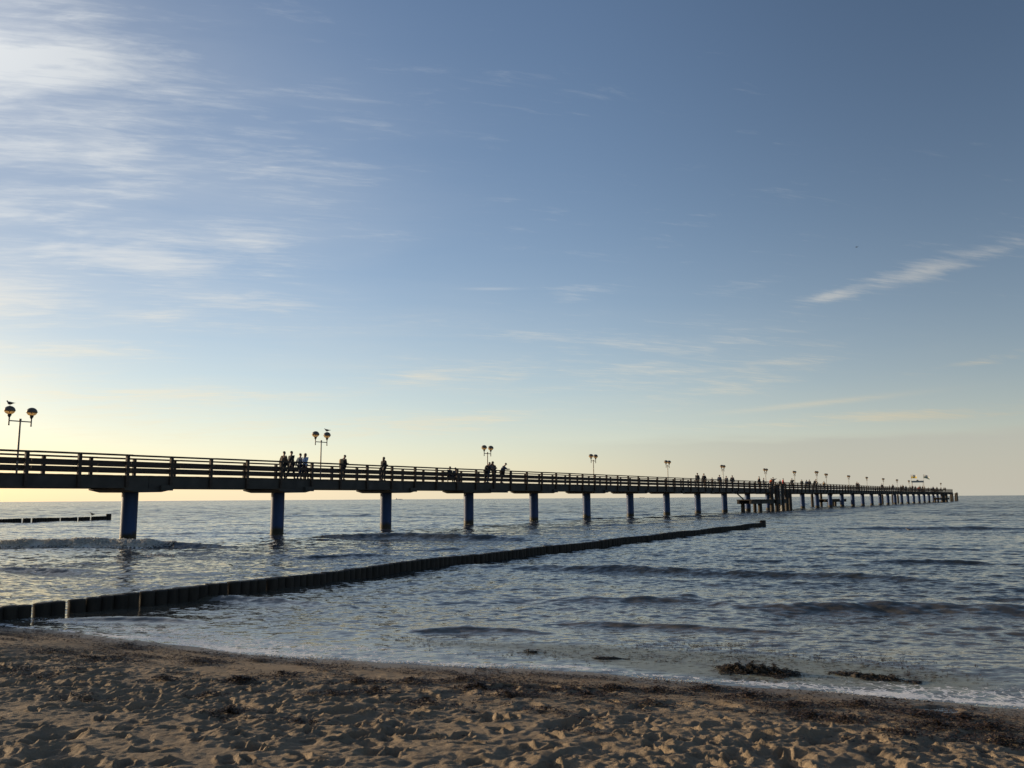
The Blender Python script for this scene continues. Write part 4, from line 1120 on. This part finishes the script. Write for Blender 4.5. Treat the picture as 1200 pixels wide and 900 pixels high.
cover = math_('MINIMUM', sumn([gauss(-33, 27.5, 7, 4.8, -10, .42), gauss(-30, 20.5, 6.5, 2.6, -6, .27), gauss(-27, 15.6, 7.5, 1.7, -4, .30), gauss(-33, 11.5, 6, 1.8, -5, .22), gauss(-27, 9.3, 8, .6, 2, .22), gauss(-23, 11.6, 7, .5, -3, .18), gauss(-22, 6.8, 10, .5, 1, .16), gauss(-38, 18, 12, 13, 0, .13),
              gauss(-16.5, 16.2, 4.2, 1.5, -14, .23), gauss(-14, 21.0, 6, 2.2, -6, .13), gauss(-17.5, 13.0, 5.0, .8, 3, .24), gauss(-20, 24, 9, 3, -20, .10), gauss(-25.5, 15.0, 3, .8, -4, .12),
              gauss(28, 13.9, 6.5, .65, 9, .24), gauss(21.2, 12.7, 1.6, .35, 9, .23), gauss(30, 15.6, 6, 1.2, 10, .06), gauss(16, 13.8, 4, .5, 8, .12), gauss(4.5, 14.0, 3, .8, 5, .13), gauss(1, 11, 4, .5, 0, .12),
              gauss(-6, 8.3, 5.0, .5, 5, .21), gauss(8, 8.6, 16, 1.8, 3, .15), gauss(16, 7.6, 6, 1.0, 12, .15), gauss(-18, 4.5, 18, 1.3, 0, .17), gauss(-26, 6.5, 9, 1.4, 0, .17), gauss(-4, 5.3, 9, .7, 3, .17),
              gauss(30, 8.0, 5, .35, 6, .16), gauss(24, 4.9, 12, .45, 1, .26), gauss(-4, 23, 14, 4, -20, .07), gauss(10, 11, 12, 1.6, 8, .07), gauss(-8, 12, 10, 1.2, 4, .10)]), .32)
cover = math_('MULTIPLY', cover, maprange(n5, .36, .62, .5, 1.12))
dens = maprange(math_('ADD', nn, cover), .625, 1.02, 0., 1.)
veil = math_('MULTIPLY', math_('ADD', gauss(-27, 21, 17, 9, -8, .34), gauss(-8, 8.5, 30, 5, 0, .13)), maprange(math_('ADD', math_('MULTIPLY', n3, .6), math_('MULTIPLY', n1, .4)), .3, .68, .25, 1.3))
dens = math_('MAXIMUM', dens, math_('ADD', math_('MULTIPLY', dens, .85), veil))
# hard thin trails
tr1 = math_('MULTIPLY', gauss(20.2, 5.95, 5.0, .17, 3.6, 1.0), maprange(n2, .3, .55, .45, 1.)); tr2 = gauss(-1.4, 14.3, 1.7, .09, 0, .35)
dens = math_('ADD', dens, math_('ADD', math_('MULTIPLY', tr1, .55), tr2), clamp=True)
cw = maprange(el, 2, 16)
cloudc = mixc(cw, (.96, .86, .62), (.72, .75, .77))
cb2 = sumn([maprange(az, -36, 5, 1.02, .86), maprange(az, 5, 34, 0, -.26)])
cloudc = cmul(cloudc, cb2)
skyc = mixc(math_('MULTIPLY', dens, .82), basec, cloudc)
# low grey bank along the horizon at the right
bank = math_('MULTIPLY', maprange(math_('ADD', el, math_('MULTIPLY', math_('SUBTRACT', n3, .5), 1.4)), 3.4, 4.2, 1., 0.), maprange(az, -2, 22))
skyc = mixc(math_('MULTIPLY', bank, .62), skyc, (.47, .465, .415))
# glow of sun-lit cirrus at the left
skyc = vadd(skyc, cvec((.14, .10, .03), gauss(-37, 6, 7.5, 6, 0, 1.0)))
skyc = vadd(skyc, cvec((.13, .12, .10), gauss(-35, 27, 6, 5, 0, 1.0)))
# glow added to the sky round the sun, out of view, brightening pile edges
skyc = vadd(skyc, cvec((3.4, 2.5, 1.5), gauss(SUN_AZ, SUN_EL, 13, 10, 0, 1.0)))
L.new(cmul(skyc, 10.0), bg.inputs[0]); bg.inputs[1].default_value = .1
world.cycles.sampling_method = 'MANUAL'; world.cycles.sample_map_resolution = 512

vs_ = scene.view_settings
vs_.view_transform = 'Standard'; vs_.look = 'None'; vs_.gamma = 1; vs_.exposure = 0; vs_.use_curve_mapping = False
scene.cycles.max_bounces = 6
scene.cycles.use_denoising = True
